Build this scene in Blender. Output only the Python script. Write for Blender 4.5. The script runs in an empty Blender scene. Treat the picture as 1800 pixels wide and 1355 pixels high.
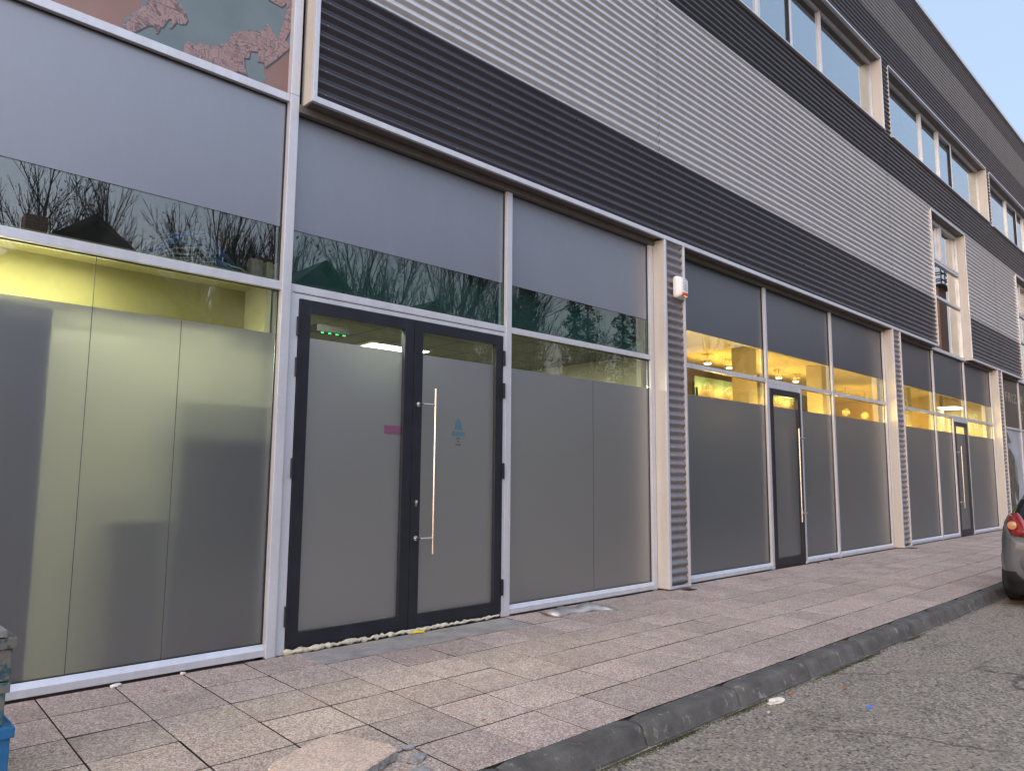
import bpy, bmesh, math, random
from mathutils import Vector, Matrix
from mathutils.geometry import tessellate_polygon
random.seed(7)
PI = math.pi
SC = bpy.context.scene
COL = SC.collection

# ------------------------------------------------------------------ camera
YAW, PITCH, ROLL, FPX = 0.770776, 0.119985, 0.0078, 1304.84
CAMPOS = Vector((0, -5.907, 1.5))
fw = Vector((math.sin(YAW)*math.cos(PITCH), math.cos(YAW)*math.cos(PITCH), math.sin(PITCH)))
rt = Vector((math.cos(YAW), -math.sin(YAW), 0)); up = rt.cross(fw)
cr, sr = math.cos(ROLL), math.sin(ROLL)
RT = rt*cr + up*sr; UP = up*cr - rt*sr
cd = bpy.data.cameras.new('camera'); cam = bpy.data.objects.new('camera', cd); COL.objects.link(cam)
m = Matrix((RT, UP, -fw)).transposed().to_4x4(); m.translation = CAMPOS
cam.matrix_world = m
cd.sensor_width = 36; cd.lens = 36*FPX/1800; cd.clip_end = 2000; cd.clip_start = .05
SC.camera = cam

# ------------------------------------------------------------------ light
SUN_EL, SUN_AZ = 5.0, 256.0            # degrees; azimuth clockwise from +Y: low in the west, left of the frame
w = bpy.data.worlds.new('World'); SC.world = w; w.use_nodes = True
nt = w.node_tree; N = nt.nodes; L = nt.links
sk = N.new('ShaderNodeTexSky'); sk.sky_type = 'NISHITA'; sk.sun_disc = False
sk.sun_elevation = math.radians(SUN_EL); sk.sun_rotation = math.radians(SUN_AZ)
sk.air_density = 1.0; sk.dust_density = 1.2; sk.ozone_density = 1.5
bg = N['Background']; bg.inputs[1].default_value = 0.13
# rosy belt low down, pale blue above: the clear dusk sky of the photograph
tc = N.new('ShaderNodeTexCoord'); sx = N.new('ShaderNodeSeparateXYZ'); L.new(tc.outputs['Generated'], sx.inputs[0])
rp = N.new('ShaderNodeValToRGB'); L.new(sx.outputs['Z'], rp.inputs[0])
el = rp.color_ramp.elements
el[0].position = 0.0; el[0].color = (.70, .54, .60, 1)
el[1].position = 1.0; el[1].color = (1.3, 1.5, 2.0, 1)
for p_, c_ in ((.20, (.80, .63, .68, 1)), (.36, (.62, .74, 1.0, 1)), (.62, (.63, .82, 1.12, 1)), (.80, (1.0, 1.2, 1.65, 1))):
    e = el.new(p_); e.color = c_
# the whole western half of the sky still glows after sunset
dp = N.new('ShaderNodeVectorMath'); dp.operation = 'DOT_PRODUCT'; L.new(tc.outputs['Generated'], dp.inputs[0])
dp.inputs[1].default_value = (-.72, -.62, .31)
mx = N.new('ShaderNodeMath'); mx.operation = 'MAXIMUM'; L.new(dp.outputs['Value'], mx.inputs[0]); mx.inputs[1].default_value = 0
pw = N.new('ShaderNodeMath'); pw.operation = 'POWER'; L.new(mx.outputs[0], pw.inputs[0]); pw.inputs[1].default_value = 1.7
gw = N.new('ShaderNodeMixRGB'); gw.blend_type = 'MIX'; L.new(pw.outputs[0], gw.inputs[0]); gw.inputs[1].default_value = (0, 0, 0, 1); gw.inputs[2].default_value = (2.65, 2.62, 2.95, 1)
a1 = N.new('ShaderNodeMixRGB'); a1.blend_type = 'ADD'; a1.inputs[0].default_value = 1; L.new(rp.outputs[0], a1.inputs[1]); L.new(gw.outputs[0], a1.inputs[2])
sc_ = N.new('ShaderNodeMixRGB'); sc_.blend_type = 'MULTIPLY'; sc_.inputs[0].default_value = 1
L.new(a1.outputs[0], sc_.inputs[1]); sc_.inputs[2].default_value = (1.30, 1.30, 1.30, 1)
ad = N.new('ShaderNodeMixRGB'); ad.blend_type = 'ADD'; ad.inputs[0].default_value = .25
L.new(sc_.outputs[0], ad.inputs[1]); L.new(sk.outputs[0], ad.inputs[2]); L.new(ad.outputs[0], bg.inputs[0])
sd = bpy.data.lights.new('sun', 'SUN'); sun = bpy.data.objects.new('sun', sd); COL.objects.link(sun)
sd.energy = 0.22; sd.angle = math.radians(24); sd.color = (1.0, .70, .42)
az, ele = math.radians(SUN_AZ), math.radians(SUN_EL+5)
sdir = Vector((math.sin(az)*math.cos(ele), math.cos(az)*math.cos(ele), math.sin(ele)))
sun.rotation_euler = (-sdir).to_track_quat('-Z', 'Y').to_euler(); sun.location = sdir*50
SC.view_settings.view_transform = 'Standard'; SC.view_settings.look = 'None'
SC.view_settings.exposure = 2.0; SC.view_settings.gamma = 1
SC.render.engine = 'CYCLES'
try:
    SC.cycles.max_bounces = 10; SC.cycles.transparent_max_bounces = 12
    SC.cycles.transmission_bounces = 8; SC.cycles.sample_clamp_indirect = 6
    SC.cycles.caustics_refractive = False; SC.cycles.caustics_reflective = False
except Exception: pass

# ------------------------------------------------------------------ materials
def newmat(name):
    mt = bpy.data.materials.new(name); mt.use_nodes = True
    nt = mt.node_tree; nt.nodes.clear()
    o = nt.nodes.new('ShaderNodeOutputMaterial')
    return mt, nt, o
class G:
    """small node helper"""
    def __init__(s, nt): s.nt = nt; s._tc = None
    def n(s, t, **k):
        x = s.nt.nodes.new(t)
        for a, b in k.items(): setattr(x, a, b)
        return x
    def l(s, a, b): s.nt.links.new(a, b)
    def tc(s):
        if not s._tc: s._tc = s.n('ShaderNodeNewGeometry').outputs['Position']
        return s._tc
    def mapped(s, scale=(1, 1, 1), vec=None):
        mp = s.n('ShaderNodeMapping'); mp.inputs['Scale'].default_value = scale
        s.l(vec or s.tc(), mp.inputs[0]); return mp.outputs[0]
    def noise(s, scale, detail=3, vec=None, rough=.55):
        x = s.n('ShaderNodeTexNoise'); x.inputs['Scale'].default_value = scale; x.inputs['Detail'].default_value = detail
        x.inputs['Roughness'].default_value = rough
        s.l(vec or s.tc(), x.inputs['Vector']); return x.outputs['Fac']
    def voro(s, scale, out='Color', vec=None, feature='F1'):
        x = s.n('ShaderNodeTexVoronoi'); x.feature = feature; x.inputs['Scale'].default_value = scale
        s.l(vec or s.tc(), x.inputs['Vector']); return x.outputs[out]
    def ramp(s, fac, stops):
        r = s.n('ShaderNodeValToRGB'); s.l(fac, r.inputs[0]); e = r.color_ramp.elements
        e[0].position, e[0].color = stops[0][0], c4(stops[0][1]); e[1].position, e[1].color = stops[-1][0], c4(stops[-1][1])
        for p, c in stops[1:-1]:
            q = e.new(p); q.color = c4(c)
        return r.outputs[0]
    def mix(s, fac, a, b, mode='MIX'):
        x = s.n('ShaderNodeMixRGB'); x.blend_type = mode
        for i, v in ((0, fac), (1, a), (2, b)):
            if isinstance(v, (int, float)): x.inputs[i].default_value = v
            elif isinstance(v, tuple): x.inputs[i].default_value = c4(v)
            else: s.l(v, x.inputs[i])
        return x.outputs[0]
    def math(s, op, a, b=0.0, clamp=False):
        x = s.n('ShaderNodeMath'); x.operation = op; x.use_clamp = clamp
        for i, v in ((0, a), (1, b)):
            if isinstance(v, (int, float)): x.inputs[i].default_value = v
            else: s.l(v, x.inputs[i])
        return x.outputs[0]
    def bump(s, h, strength=.3, dist=.01):
        b = s.n('ShaderNodeBump'); b.inputs['Strength'].default_value = strength; b.inputs['Distance'].default_value = dist
        s.l(h, b.inputs['Height']); return b.outputs[0]
def c4(c):
    if isinstance(c, (int, float)): return (c, c, c, 1)
    return tuple(c)+(1,) if len(c) == 3 else tuple(c)
def pbsdf(g, out, col, rough=.5, metal=0., bump=None, spec=None, **k):
    p = g.n('ShaderNodeBsdfPrincipled')
    def s_(nm, v):
        if isinstance(v, (int, float)): p.inputs[nm].default_value = v
        elif isinstance(v, tuple): p.inputs[nm].default_value = c4(v)
        else: g.l(v, p.inputs[nm])
    s_('Base Color', col if not isinstance(col, (int, float)) else (col,)*3); s_('Roughness', rough); s_('Metallic', metal)
    if spec is not None: s_('Specular IOR Level', spec)
    if bump is not None: g.l(bump, p.inputs['Normal'])
    for a, b in k.items(): s_(a, b)
    if out is not None: g.l(p.outputs[0], out.inputs['Surface'])
    return p
def simple(name, col, rough=.5, metal=0., var=.12, scale=3., bumpy=0., bscale=60., spec=None):
    """paint / plastic with slow soiling and a fine grain"""
    mt, nt, o = newmat(name); g = G(nt)
    n1 = g.noise(scale, 4); n2 = g.noise(scale*14, 3)
    f = g.math('ADD', g.math('MULTIPLY', n1, .7), g.math('MULTIPLY', n2, .3))
    a = tuple(max(0, c*(1-var*1.6)) for c in col); b = tuple(min(1, c*(1+var)) for c in col)
    c = g.ramp(f, [(.3, a), (.7, b)])
    r = g.ramp(n2, [(.3, max(.02, rough-.08)), (.7, min(1, rough+.1))])
    bp = g.bump(g.noise(bscale, 3), bumpy, .004) if bumpy else None
    pbsdf(g, o, c, r, metal, bp, spec); return mt

M = {}
def metal_paint(name, col, metal=.45, rough=.36, streak=.14):
    mt, nt, o = newmat(name); g = G(nt)
    st = g.noise(1, 4, g.mapped((9, 9, .5))); n2 = g.noise(26, 4); big = g.noise(1.1, 3)
    f = g.math('ADD', g.math('MULTIPLY', st, .5), g.math('ADD', g.math('MULTIPLY', n2, .2), g.math('MULTIPLY', big, .3)))
    c = g.ramp(f, [(.33, tuple(x*(1-streak*1.5) for x in col)), (.66, tuple(min(1, x*(1+streak*.7)) for x in col))])
    r = g.ramp(g.noise(7, 5), [(.3, rough-.05), (.7, rough+.12)])
    pbsdf(g, o, c, r, metal, g.bump(g.noise(2.2, 2), .06, .02)); return mt
M['alu'] = metal_paint('aluminium_paint', (.60, .61, .65), .35, .36, .10)
M['alu_lit'] = metal_paint('aluminium_lit_return', (.58, .55, .50), .2, .45, .08)  # same paint as the frames, with the warm low sunlight put into the colour
M['soffit'] = metal_paint('soffit_shaded', (.16, .145, .13), .3, .5)  # frame paint darkened: the shade under the overhangs is put into the colour
M['cl_light'] = metal_paint('cladding_light', (.68, .66, .655), .72, .33, .07)
M['cl_dark'] = metal_paint('cladding_dark', (.070, .066, .076), .55, .32, .09)
M['cl_mid'] = metal_paint('cladding_upper', (.26, .255, .255), .7, .32, .12)
M['pil'] = metal_paint('pillar_cladding', (.27, .255, .265), .45, .34, .18)
M['black'] = simple('door_frame_black', (.012, .013, .020), .42, .0, .3, 5)
M['steel'] = simple('brushed_steel', (.62, .60, .57), .24, 1., .08, 20)
M['gasket'] = simple('black_gasket', (.012, .012, .013), .6)
M['wallin'] = simple('backing_dark', (.05, .05, .055), .8)
M['roomwall'] = simple('room_plaster', (.55, .52, .40), .8, 0, .06, 1.)
M['roomyel'] = simple('room_warm_plaster', (.74, .64, .36), .85, 0, .05, .7)
M['roomdark'] = simple('room_dark', (.10, .105, .10), .8, 0, .2, 1.)
M['roomolive'] = simple('olive_board', (.44, .40, .20), .8, 0, .1, 1.5)
M['greenp'] = simple('green_partition', (.015, .06, .075), .7, 0, .06, 1.)
M['floorin'] = simple('room_floor', (.16, .14, .12), .4, 0, .15, 2.)
M['box'] = simple('stored_board', (.05, .06, .075), .7, 0, .1, 2.)
M['teal'] = simple('teal_spandrel', (.024, .105, .108), .6, 0, .25, 1.2)
M['white'] = simple('white_plastic', (.78, .76, .74), .35, 0, .06, 9.)
M['red'] = simple('red_lens', (.55, .06, .02), .25)
M['foam'] = simple('cream_foam', (.60, .54, .40), .7, 0, .35, 22, .6, 90)
M['scrapmetal'] = simple('scrap_metal', (.44, .40, .36), .38, .7, .1, 9)
M['yellow'] = simple('yellow_plastic', (.75, .58, .02), .4)
M['paper'] = simple('dirty_paper', (.70, .67, .58), .8, 0, .2, 30)
M['bluep'] = simple('blue_scrap', (.10, .22, .60), .5)
M['orange'] = simple('orange_scrap', (.40, .15, .05), .6)
M['leaf'] = simple('dry_leaf', (.45, .40, .08), .7, 0, .3, 60)
M['stone'] = simple('grey_concrete_core', (.32, .305, .29), .9, 0, .35, 30, .8, 160)
M['bark'] = simple('tree_bark', (.035, .028, .024), .9, 0, .3, 3)
M['needles'] = simple('dark_needles', (.018, .035, .020), .8, 0, .4, 3)
M['twigleaf'] = simple('withered_leaves', (.05, .035, .02), .8, 0, .4, 3)
M['cable'] = simple('pale_cable', (.55, .56, .55), .5)
M['cableb'] = simple('blue_cable', (.03, .14, .42), .5)
M['tyre'] = simple('tyre_rubber', (.014, .013, .013), .75, 0, .25, 20, .5, 120)
M['carblack'] = simple('bumper_plastic', (.014, .014, .015), .55)
M['carglass'] = simple('car_glass', (.012, .014, .016), .06)
M['rim'] = simple('wheel_alloy', (.35, .35, .36), .3, .8)
def emis(name, col, s):
    mt, nt, o = newmat(name); g = G(nt); e = g.n('ShaderNodeEmission'); e.inputs[0].default_value = c4(col); e.inputs[1].default_value = s
    g.l(e.outputs[0], o.inputs[0]); return mt
M['panel_on'] = emis('fluorescent_panel', (1, .97, .86), 5.0)
M['bulb'] = emis('warm_bulb', (1, .80, .42), 9.0)
M['greenled'] = emis('green_led', (.05, 1, .25), .7)

def glass(name, refl=.22, tint=(.80, .88, .84), add=.55):
    """clear glazing: sharp mirror over a tinted see-through"""
    mt, nt, o = newmat(name); g = G(nt)
    lw = g.n('ShaderNodeLayerWeight'); lw.inputs[0].default_value = .5
    f = g.math('ADD', refl, g.math('MULTIPLY', g.math('POWER', lw.outputs['Facing'], 3.0), add), True)
    t = g.n('ShaderNodeBsdfTransparent'); t.inputs[0].default_value = c4(tint)
    gl = g.n('ShaderNodeBsdfGlossy'); gl.inputs['Roughness'].default_value = .0; gl.inputs[0].default_value = (.93, .97, .98, 1)
    # a dusty veil and slight pane waviness
    d = g.n('ShaderNodeBsdfDiffuse'); d.inputs[0].default_value = (.35, .34, .32, 1)
    g.l(g.bump(g.noise(.6, 1), .004, .05), gl.inputs['Normal'])
    m1 = g.n('ShaderNodeMixShader'); g.l(f, m1.inputs[0]); g.l(t.outputs[0], m1.inputs[1]); g.l(gl.outputs[0], m1.inputs[2])
    dust = g.math('MULTIPLY', g.math('POWER', g.noise(2.2, 6, None, .65), 3), .16)
    m2 = g.n('ShaderNodeMixShader'); g.l(dust, m2.inputs[0]); g.l(m1.outputs[0], m2.inputs[1]); g.l(d.outputs[0], m2.inputs[2])
    g.l(m2.outputs[0], o.inputs[0]); return mt
M['glass_hi'] = glass('upper_glazing', .42, (.45, .52, .55), .5)
M['glass_mid'] = glass('band_glazing', .13, (.72, .80, .76), .40)
M['glass_teal'] = glass('teal_glazing', .115, (.62, .80, .76), .34)
M['glass_lo'] = glass('shop_glazing', .09, (.86, .92, .84), .35)

def film(name, base, trans=0., refr=0., gl=.10, rough=.28, add=.35, tcol=(.8, .8, .75)):
    """adhesive film on the glass: matt grey body, soft blurred sheen, lets some light through"""
    mt, nt, o = newmat(name); g = G(nt)
    n = g.noise(.9, 4); n2 = g.noise(34, 3, g.mapped((1, 1, .25)))
    c = g.ramp(g.math('ADD', g.math('MULTIPLY', n, .7), g.math('MULTIPLY', n2, .3)), [(.3, tuple(x*.88 for x in base)), (.7, tuple(x*1.1 for x in base))])
    st_ = g.noise(1, 5, g.mapped((16, 16, .8)), .6); c = g.mix(g.ramp(st_, [(.52, 0.), (.75, .06)]), c, tuple(min(1, x*1.7+.03) for x in base))
    sm_ = g.noise(3.1, 5, g.mapped((1, 1, 1.6)), .7); c = g.mix(g.ramp(sm_, [(.56, 0.), (.76, .14)]), c, tuple(x*.55 for x in base))
    d = g.n('ShaderNodeBsdfDiffuse'); g.l(c, d.inputs[0])
    cur = d.outputs[0]
    if trans:
        t = g.n('ShaderNodeBsdfTranslucent'); t.inputs[0].default_value = c4(tcol)
        a = g.n('ShaderNodeMixShader'); a.inputs[0].default_value = trans; g.l(cur, a.inputs[1]); g.l(t.outputs[0], a.inputs[2]); cur = a.outputs[0]
    if refr:
        r = g.n('ShaderNodeBsdfRefraction'); r.inputs['Roughness'].default_value = .50; r.inputs['IOR'].default_value = 1.35
        r.inputs[0].default_value = c4(tcol)
        a = g.n('ShaderNodeMixShader'); a.inputs[0].default_value = refr; g.l(cur, a.inputs[1]); g.l(r.outputs[0], a.inputs[2]); cur = a.outputs[0]
    lw = g.n('ShaderNodeLayerWeight'); lw.inputs[0].default_value = .5
    f = g.math('ADD', gl, g.math('MULTIPLY', g.math('POWER', lw.outputs['Facing'], 3.0), add), True)
    s = g.n('ShaderNodeBsdfGlossy'); s.inputs['Roughness'].default_value = rough
    s.inputs[0].default_value = (.9, .9, .92, 1)
    a = g.n('ShaderNodeMixShader'); g.l(f, a.inputs[0]); g.l(cur, a.inputs[1]); g.l(s.outputs[0], a.inputs[2])
    g.l(a.outputs[0], o.inputs[0]); return mt
M['frost0'] = film('frosted_film_thin', (.060, .070, .078), .36, .14, .20, .36, .35)
M['frost1'] = film('frosted_film', (.040, .040, .043), .20, .14, .36, .44, .42)
M['frost2'] = film('frosted_film_dense', (.030, .045, .051), .12, .08, .28, .42, .25)
M['opq0'] = film('opaque_film_pale', (.110, .125, .160), 0, 0, .22, .36, .3)
M['opq1'] = film('opaque_film_grey', (.120, .135, .170), 0, 0, .20, .34, .25)
M['opq2'] = film('opaque_film_dark', (.040, .054, .070), 0, 0, .13, .32, .18)

# paving: exposed aggregate slabs
def paving(name, warm=0.):
    mt, nt, o = newmat(name); g = G(nt)
    at = g.n('ShaderNodeAttribute'); at.attribute_name = 'tone'
    v1 = g.voro(115); v2 = g.voro(230)
    bw = g.n('ShaderNodeSeparateColor'); g.l(v1, bw.inputs[0])
    bw2 = g.n('ShaderNodeSeparateColor'); g.l(v2, bw2.inputs[0])
    c1 = g.ramp(bw.outputs[0], [(0, (.16, .095, .07)), (.22, (.38, .215, .15)), (.45, (.52, .365, .285)), (.7, (.68, .545, .455)), (1, (.90, .80, .69))])
    c2 = g.ramp(bw2.outputs[0], [(0, (.21, .155, .125)), (.5, (.52, .395, .325)), (1, (.80, .67, .58))])
    c = g.mix(.30, c1, c2)
    if warm: c = g.mix(.55, c, (1., .84, .68), 'MULTIPLY'); c = g.mix(.30, c, (.86, .68, .53))
    off = g.n('ShaderNodeVectorMath'); off.operation = 'ADD'; g.l(g.tc(), off.inputs[0])
    sc2 = g.n('ShaderNodeCombineXYZ'); g.l(g.math('MULTIPLY', at.outputs['Fac'], 9.), sc2.inputs[0]); g.l(g.math('MULTIPLY', at.outputs['Fac'], 23.), sc2.inputs[1]); g.l(sc2.outputs[0], off.inputs[1])
    big = g.noise(1.6, 5, off.outputs[0]); mid = g.noise(6, 5, off.outputs[0])
    c = g.mix(g.ramp(big, [(.35, 0.), (.7, .28)]), c, (.23, .20, .19))
    c = g.mix(g.ramp(mid, [(.5, 0.), (.78, .4)]), c, (.20, .17, .15))
    spots = g.voro(2.6, 'Distance'); c = g.mix(g.ramp(spots, [(.02, .55), (.05, 0.)]), c, (.12, .10, .09))
    tone = g.math('ADD', .76, g.math('MULTIPLY', at.outputs['Fac'], .20))
    if not warm:
        x = g.n('ShaderNodeMixRGB'); x.blend_type = 'MULTIPLY'; x.inputs[0].default_value = 1; g.l(c, x.inputs[1])
        cb = g.n('ShaderNodeCombineColor'); [g.l(tone, cb.inputs[i]) for i in range(3)]; g.l(cb.outputs[0], x.inputs[2]); c = x.outputs[0]
    h = g.math('ADD', g.voro(115, 'Distance'), g.math('MULTIPLY', g.noise(300, 2), .4))
    pbsdf(g, o, c, .82, 0, g.bump(h, .45, .004), .3); return mt
M['pave'] = paving('aggregate_paving'); M['pavewarm'] = paving('aggregate_slab_fresh', 1)
def asphalt():
    mt, nt, o = newmat('old_asphalt'); g = G(nt)
    v = g.n('ShaderNodeSeparateColor'); g.l(g.voro(62), v.inputs[0])
    c = g.ramp(v.outputs[0], [(0, (.035, .031, .028)), (.25, (.16, .138, .12)), (.7, (.345, .28, .205)), (1, (.65, .54, .40))])
    f2 = g.noise(210, 3); c = g.mix(.4, c, g.ramp(f2, [(.3, (.08, .07, .06)), (.7, (.44, .375, .31))]))
    c = g.mix(g.ramp(g.noise(1.3, 6, None, .65), [(.36, .0), (.68, .6)]), c, (.32, .262, .195))
    c = g.mix(g.ramp(g.noise(3.2, 6, g.mapped((.6, 1.4, 1)), .7), [(.55, 0.), (.72, .6)]), c, (.075, .068, .062))
    # whitish scuffs and paint drips
    wn = g.noise(5.5, 6, g.mapped((1, 2.1, 1)), .75)
    c = g.mix(g.ramp(wn, [(.66, 0.), (.72, .6)]), c, (.56, .53, .48))
    pits = g.ramp(g.noise(38, 4), [(.575, 0.), (.64, .8)]); c = g.mix(pits, c, (.03, .028, .027))
    wp = g.n('ShaderNodeTexNoise'); wp.inputs['Scale'].default_value = 2.5; wp.inputs['Detail'].default_value = 5; g.l(g.tc(), wp.inputs['Vector'])
    ck = g.voro(.42, 'Distance', g.mix(.5, g.tc(), wp.outputs['Color'], 'ADD'), 'DISTANCE_TO_EDGE')
    c = g.mix(g.math('MULTIPLY', g.ramp(ck, [(.0, .85), (.012, 0.)]), g.ramp(g.noise(.8, 2), [(.45, 0.), (.6, 1.)])), c, (.045, .040, .034))
    h = g.math('ADD', g.voro(95, 'Distance'), g.math('MULTIPLY', g.noise(46, 4), 1.3))
    pbsdf(g, o, c, .88, 0, g.bump(h, .6, .008), .3); return mt
M['asphalt'] = asphalt()
def concrete(name, a, b, c3):
    mt, nt, o = newmat(name); g = G(nt)
    c = g.ramp(g.noise(4, 6, None, .62), [(.3, a), (.7, b)])
    c = g.mix(g.ramp(g.noise(9, 6, g.mapped((1, 1, .7)), .75), [(.58, 0.), (.68, .6)]), c, c3)
    c = g.mix(g.ramp(g.noise(120, 2), [(.5, 0.), (.75, .45)]), c, tuple(x*.5 for x in a))
    h = g.math('ADD', g.noise(14, 6, None, .7), g.math('MULTIPLY', g.noise(160, 2), .4))
    pbsdf(g, o, c, .85, 0, g.bump(h, .45, .012), .3); return mt
M['kerb'] = concrete('kerb_concrete', (.066, .061, .055), (.145, .134, .119), (.36, .34, .31))
M['patch'] = concrete('raw_concrete', (.24, .215, .19), (.42, .38, .335), (.52, .48, .43))
M['soil'] = simple('joint_soil', (.022, .017, .011), .95, 0, .5, 8, .8, 140)
M['moss'] = simple('moss', (.055, .062, .018), .95, 0, .6, 14, 1., 180)
M['grit'] = simple('gutter_grit', (.11, .085, .06), .95, 0, .6, 40, .8, 180)
M['brick'] = None
def brick():
    mt, nt, o = newmat('brick_wall'); g = G(nt)
    cx = g.n('ShaderNodeSeparateXYZ'); g.l(g.tc(), cx.inputs[0])
    cb = g.n('ShaderNodeCombineXYZ'); g.l(g.math('ADD', cx.outputs[0], cx.outputs[1]), cb.inputs[0]); g.l(cx.outputs[2], cb.inputs[1])
    b = g.n('ShaderNodeTexBrick'); g.l(cb.outputs[0], b.inputs[0]); b.inputs['Scale'].default_value = 2
    b.inputs['Color1'].default_value = (.30, .12, .06, 1); b.inputs['Color2'].default_value = (.22, .09, .05, 1); b.inputs['Mortar'].default_value = (.3, .26, .22, 1)
    pbsdf(g, o, b.outputs[0], .9); return mt
M['brick'] = brick()
def carpaint():
    mt, nt, o = newmat('car_paint'); g = G(nt)
    c = g.ramp(g.noise(2.5, 5), [(.35, (.13, .14, .145)), (.7, (.18, .19, .20))])
    p = pbsdf(g, o, c, .34, .55, None, None); p.inputs['Coat Weight'].default_value = .7; p.inputs['Coat Roughness'].default_value = .12; return mt
M['carpaint'] = carpaint()
def lens():
    mt, nt, o = newmat('tail_lens'); g = G(nt)
    c = g.ramp(g.noise(60, 2), [(.3, (.16, .006, .006)), (.7, (.30, .012, .01))]); p = pbsdf(g, o, c, .12); p.inputs['Coat Weight'].default_value = 1; return mt
M['lens'] = lens()
M['amber'] = simple('amber_lens', (.50, .26, .12), .15)
def ceil_mat(name, a, line, k):
    mt, nt, o = newmat(name); g = G(nt)
    b = g.n('ShaderNodeTexBrick'); g.l(g.tc(), b.inputs[0]); b.offset = 0; b.inputs['Scale'].default_value = 1.0
    b.inputs['Brick Width'].default_value = .6; b.inputs['Row Height'].default_value = .6; b.inputs['Mortar Size'].default_value = .012
    b.inputs['Color1'].default_value = c4(a); b.inputs['Color2'].default_value = c4(tuple(x*.93 for x in a)); b.inputs['Mortar'].default_value = c4(line)
    c = g.mix(g.ramp(g.noise(k, 5), [(.45, 0.), (.7, .5)]), b.outputs[0], tuple(x*.4 for x in a))
    pbsdf(g, o, c, .9); return mt
M['ceil1'] = ceil_mat('tile_ceiling', (.15, .155, .13), (.03, .03, .03), .8)
M['ceil2'] = simple('warm_ceiling', (.80, .70, .42), .9, 0, .04, .6)
# printed poster
def poster(name, kind):
    mt, nt, o = newmat(name); g = G(nt)
    if kind == 'pink':
        c = g.ramp(g.noise(1.2, 4), [(.3, (.215, .125, .108)), (.5, (.265, .160, .138)), (.72, (.31, .195, .170))])
        c = g.mix(g.ramp(g.noise(1.9, 3), [(.56, 0.), (.74, .8)]), c, (.36, .10, .05))
    elif kind == 'teal':
        c = g.ramp(g.noise(1.4, 4), [(.3, (.12, .165, .17)), (.7, (.17, .22, .235))])
    elif kind == 'cloth':
        wv = g.n('ShaderNodeTexWave'); wv.bands_direction = 'DIAGONAL'; wv.inputs['Scale'].default_value = 3.2; wv.inputs['Distortion'].default_value = 9; wv.inputs['Detail'].default_value = 3; wv.inputs['Detail Scale'].default_value = 2.2
        g.l(g.tc(), wv.inputs[0])
        nz = g.n('ShaderNodeTexNoise'); nz.inputs['Scale'].default_value = 5; g.l(g.tc(), nz.inputs['Vector'])
        vv = g.mix(.16, g.tc(), nz.outputs['Color'], 'ADD')
        def crease(scale, aniso, wd, off):
            nn = g.n('ShaderNodeTexNoise'); nn.inputs['Scale'].default_value = scale; nn.inputs['Detail'].default_value = 1.5; nn.inputs['Distortion'].default_value = 1.6
            mp = g.n('ShaderNodeMapping'); mp.inputs['Scale'].default_value = aniso; mp.inputs['Location'].default_value = (off, 0, off); mp.inputs['Rotation'].default_value = (0, off, 0)
            g.l(g.tc(), mp.inputs[0]); g.l(mp.outputs[0], nn.inputs['Vector'])
            d_ = g.math('ABSOLUTE', g.math('SUBTRACT', nn.outputs['Fac'], .5))
            return g.ramp(d_, [(0, 1.), (wd, .0)]), nn.outputs['Fac']
        k1, f1 = crease(4.2, (1, 1, 2.4), .040, .6); k2, f2 = crease(6.5, (2.8, 1, 1), .034, 2.1)
        c = g.ramp(f1, [(.30, (.24, .165, .16)), (.5, (.37, .25, .235)), (.7, (.29, .20, .19))])
        c = g.mix(g.math('MULTIPLY', k1, .9), c, (.085, .070, .080)); c = g.mix(g.math('MULTIPLY', k2, .8), c, (.09, .075, .085))
    elif kind == 'edge': c = g.ramp(g.noise(30, 2), [(.3, (.05, .06, .07)), (.7, (.08, .085, .10))])
    elif kind == 'blackp':
        c = g.ramp(g.noise(1.5, 5), [(.3, (.022, .018, .016)), (.7, (.045, .034, .028))])
    elif kind == 'pale':
        c = g.ramp(g.noise(1.4, 5), [(.3, (.24, .27, .30)), (.7, (.42, .45, .50))])
    elif kind == 'coat':
        c = g.ramp(g.noise(5, 5), [(.35, (.025, .028, .022)), (.55, (.07, .075, .058)), (.72, (.17, .17, .14))])
    elif kind == 'skinprint': c = g.ramp(g.noise(6, 3), [(.3, (.12, .11, .09)), (.7, (.26, .24, .20))])
    pbsdf(g, o, c, .38, 0, None, .4); return mt
for k in ('pink', 'teal', 'cloth', 'edge', 'blackp', 'pale', 'coat', 'skinprint'): M['pr_'+k] = poster('print_'+k, k)
M['letter'] = simple('pale_lettering', (.30, .27, .20), .5)

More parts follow.
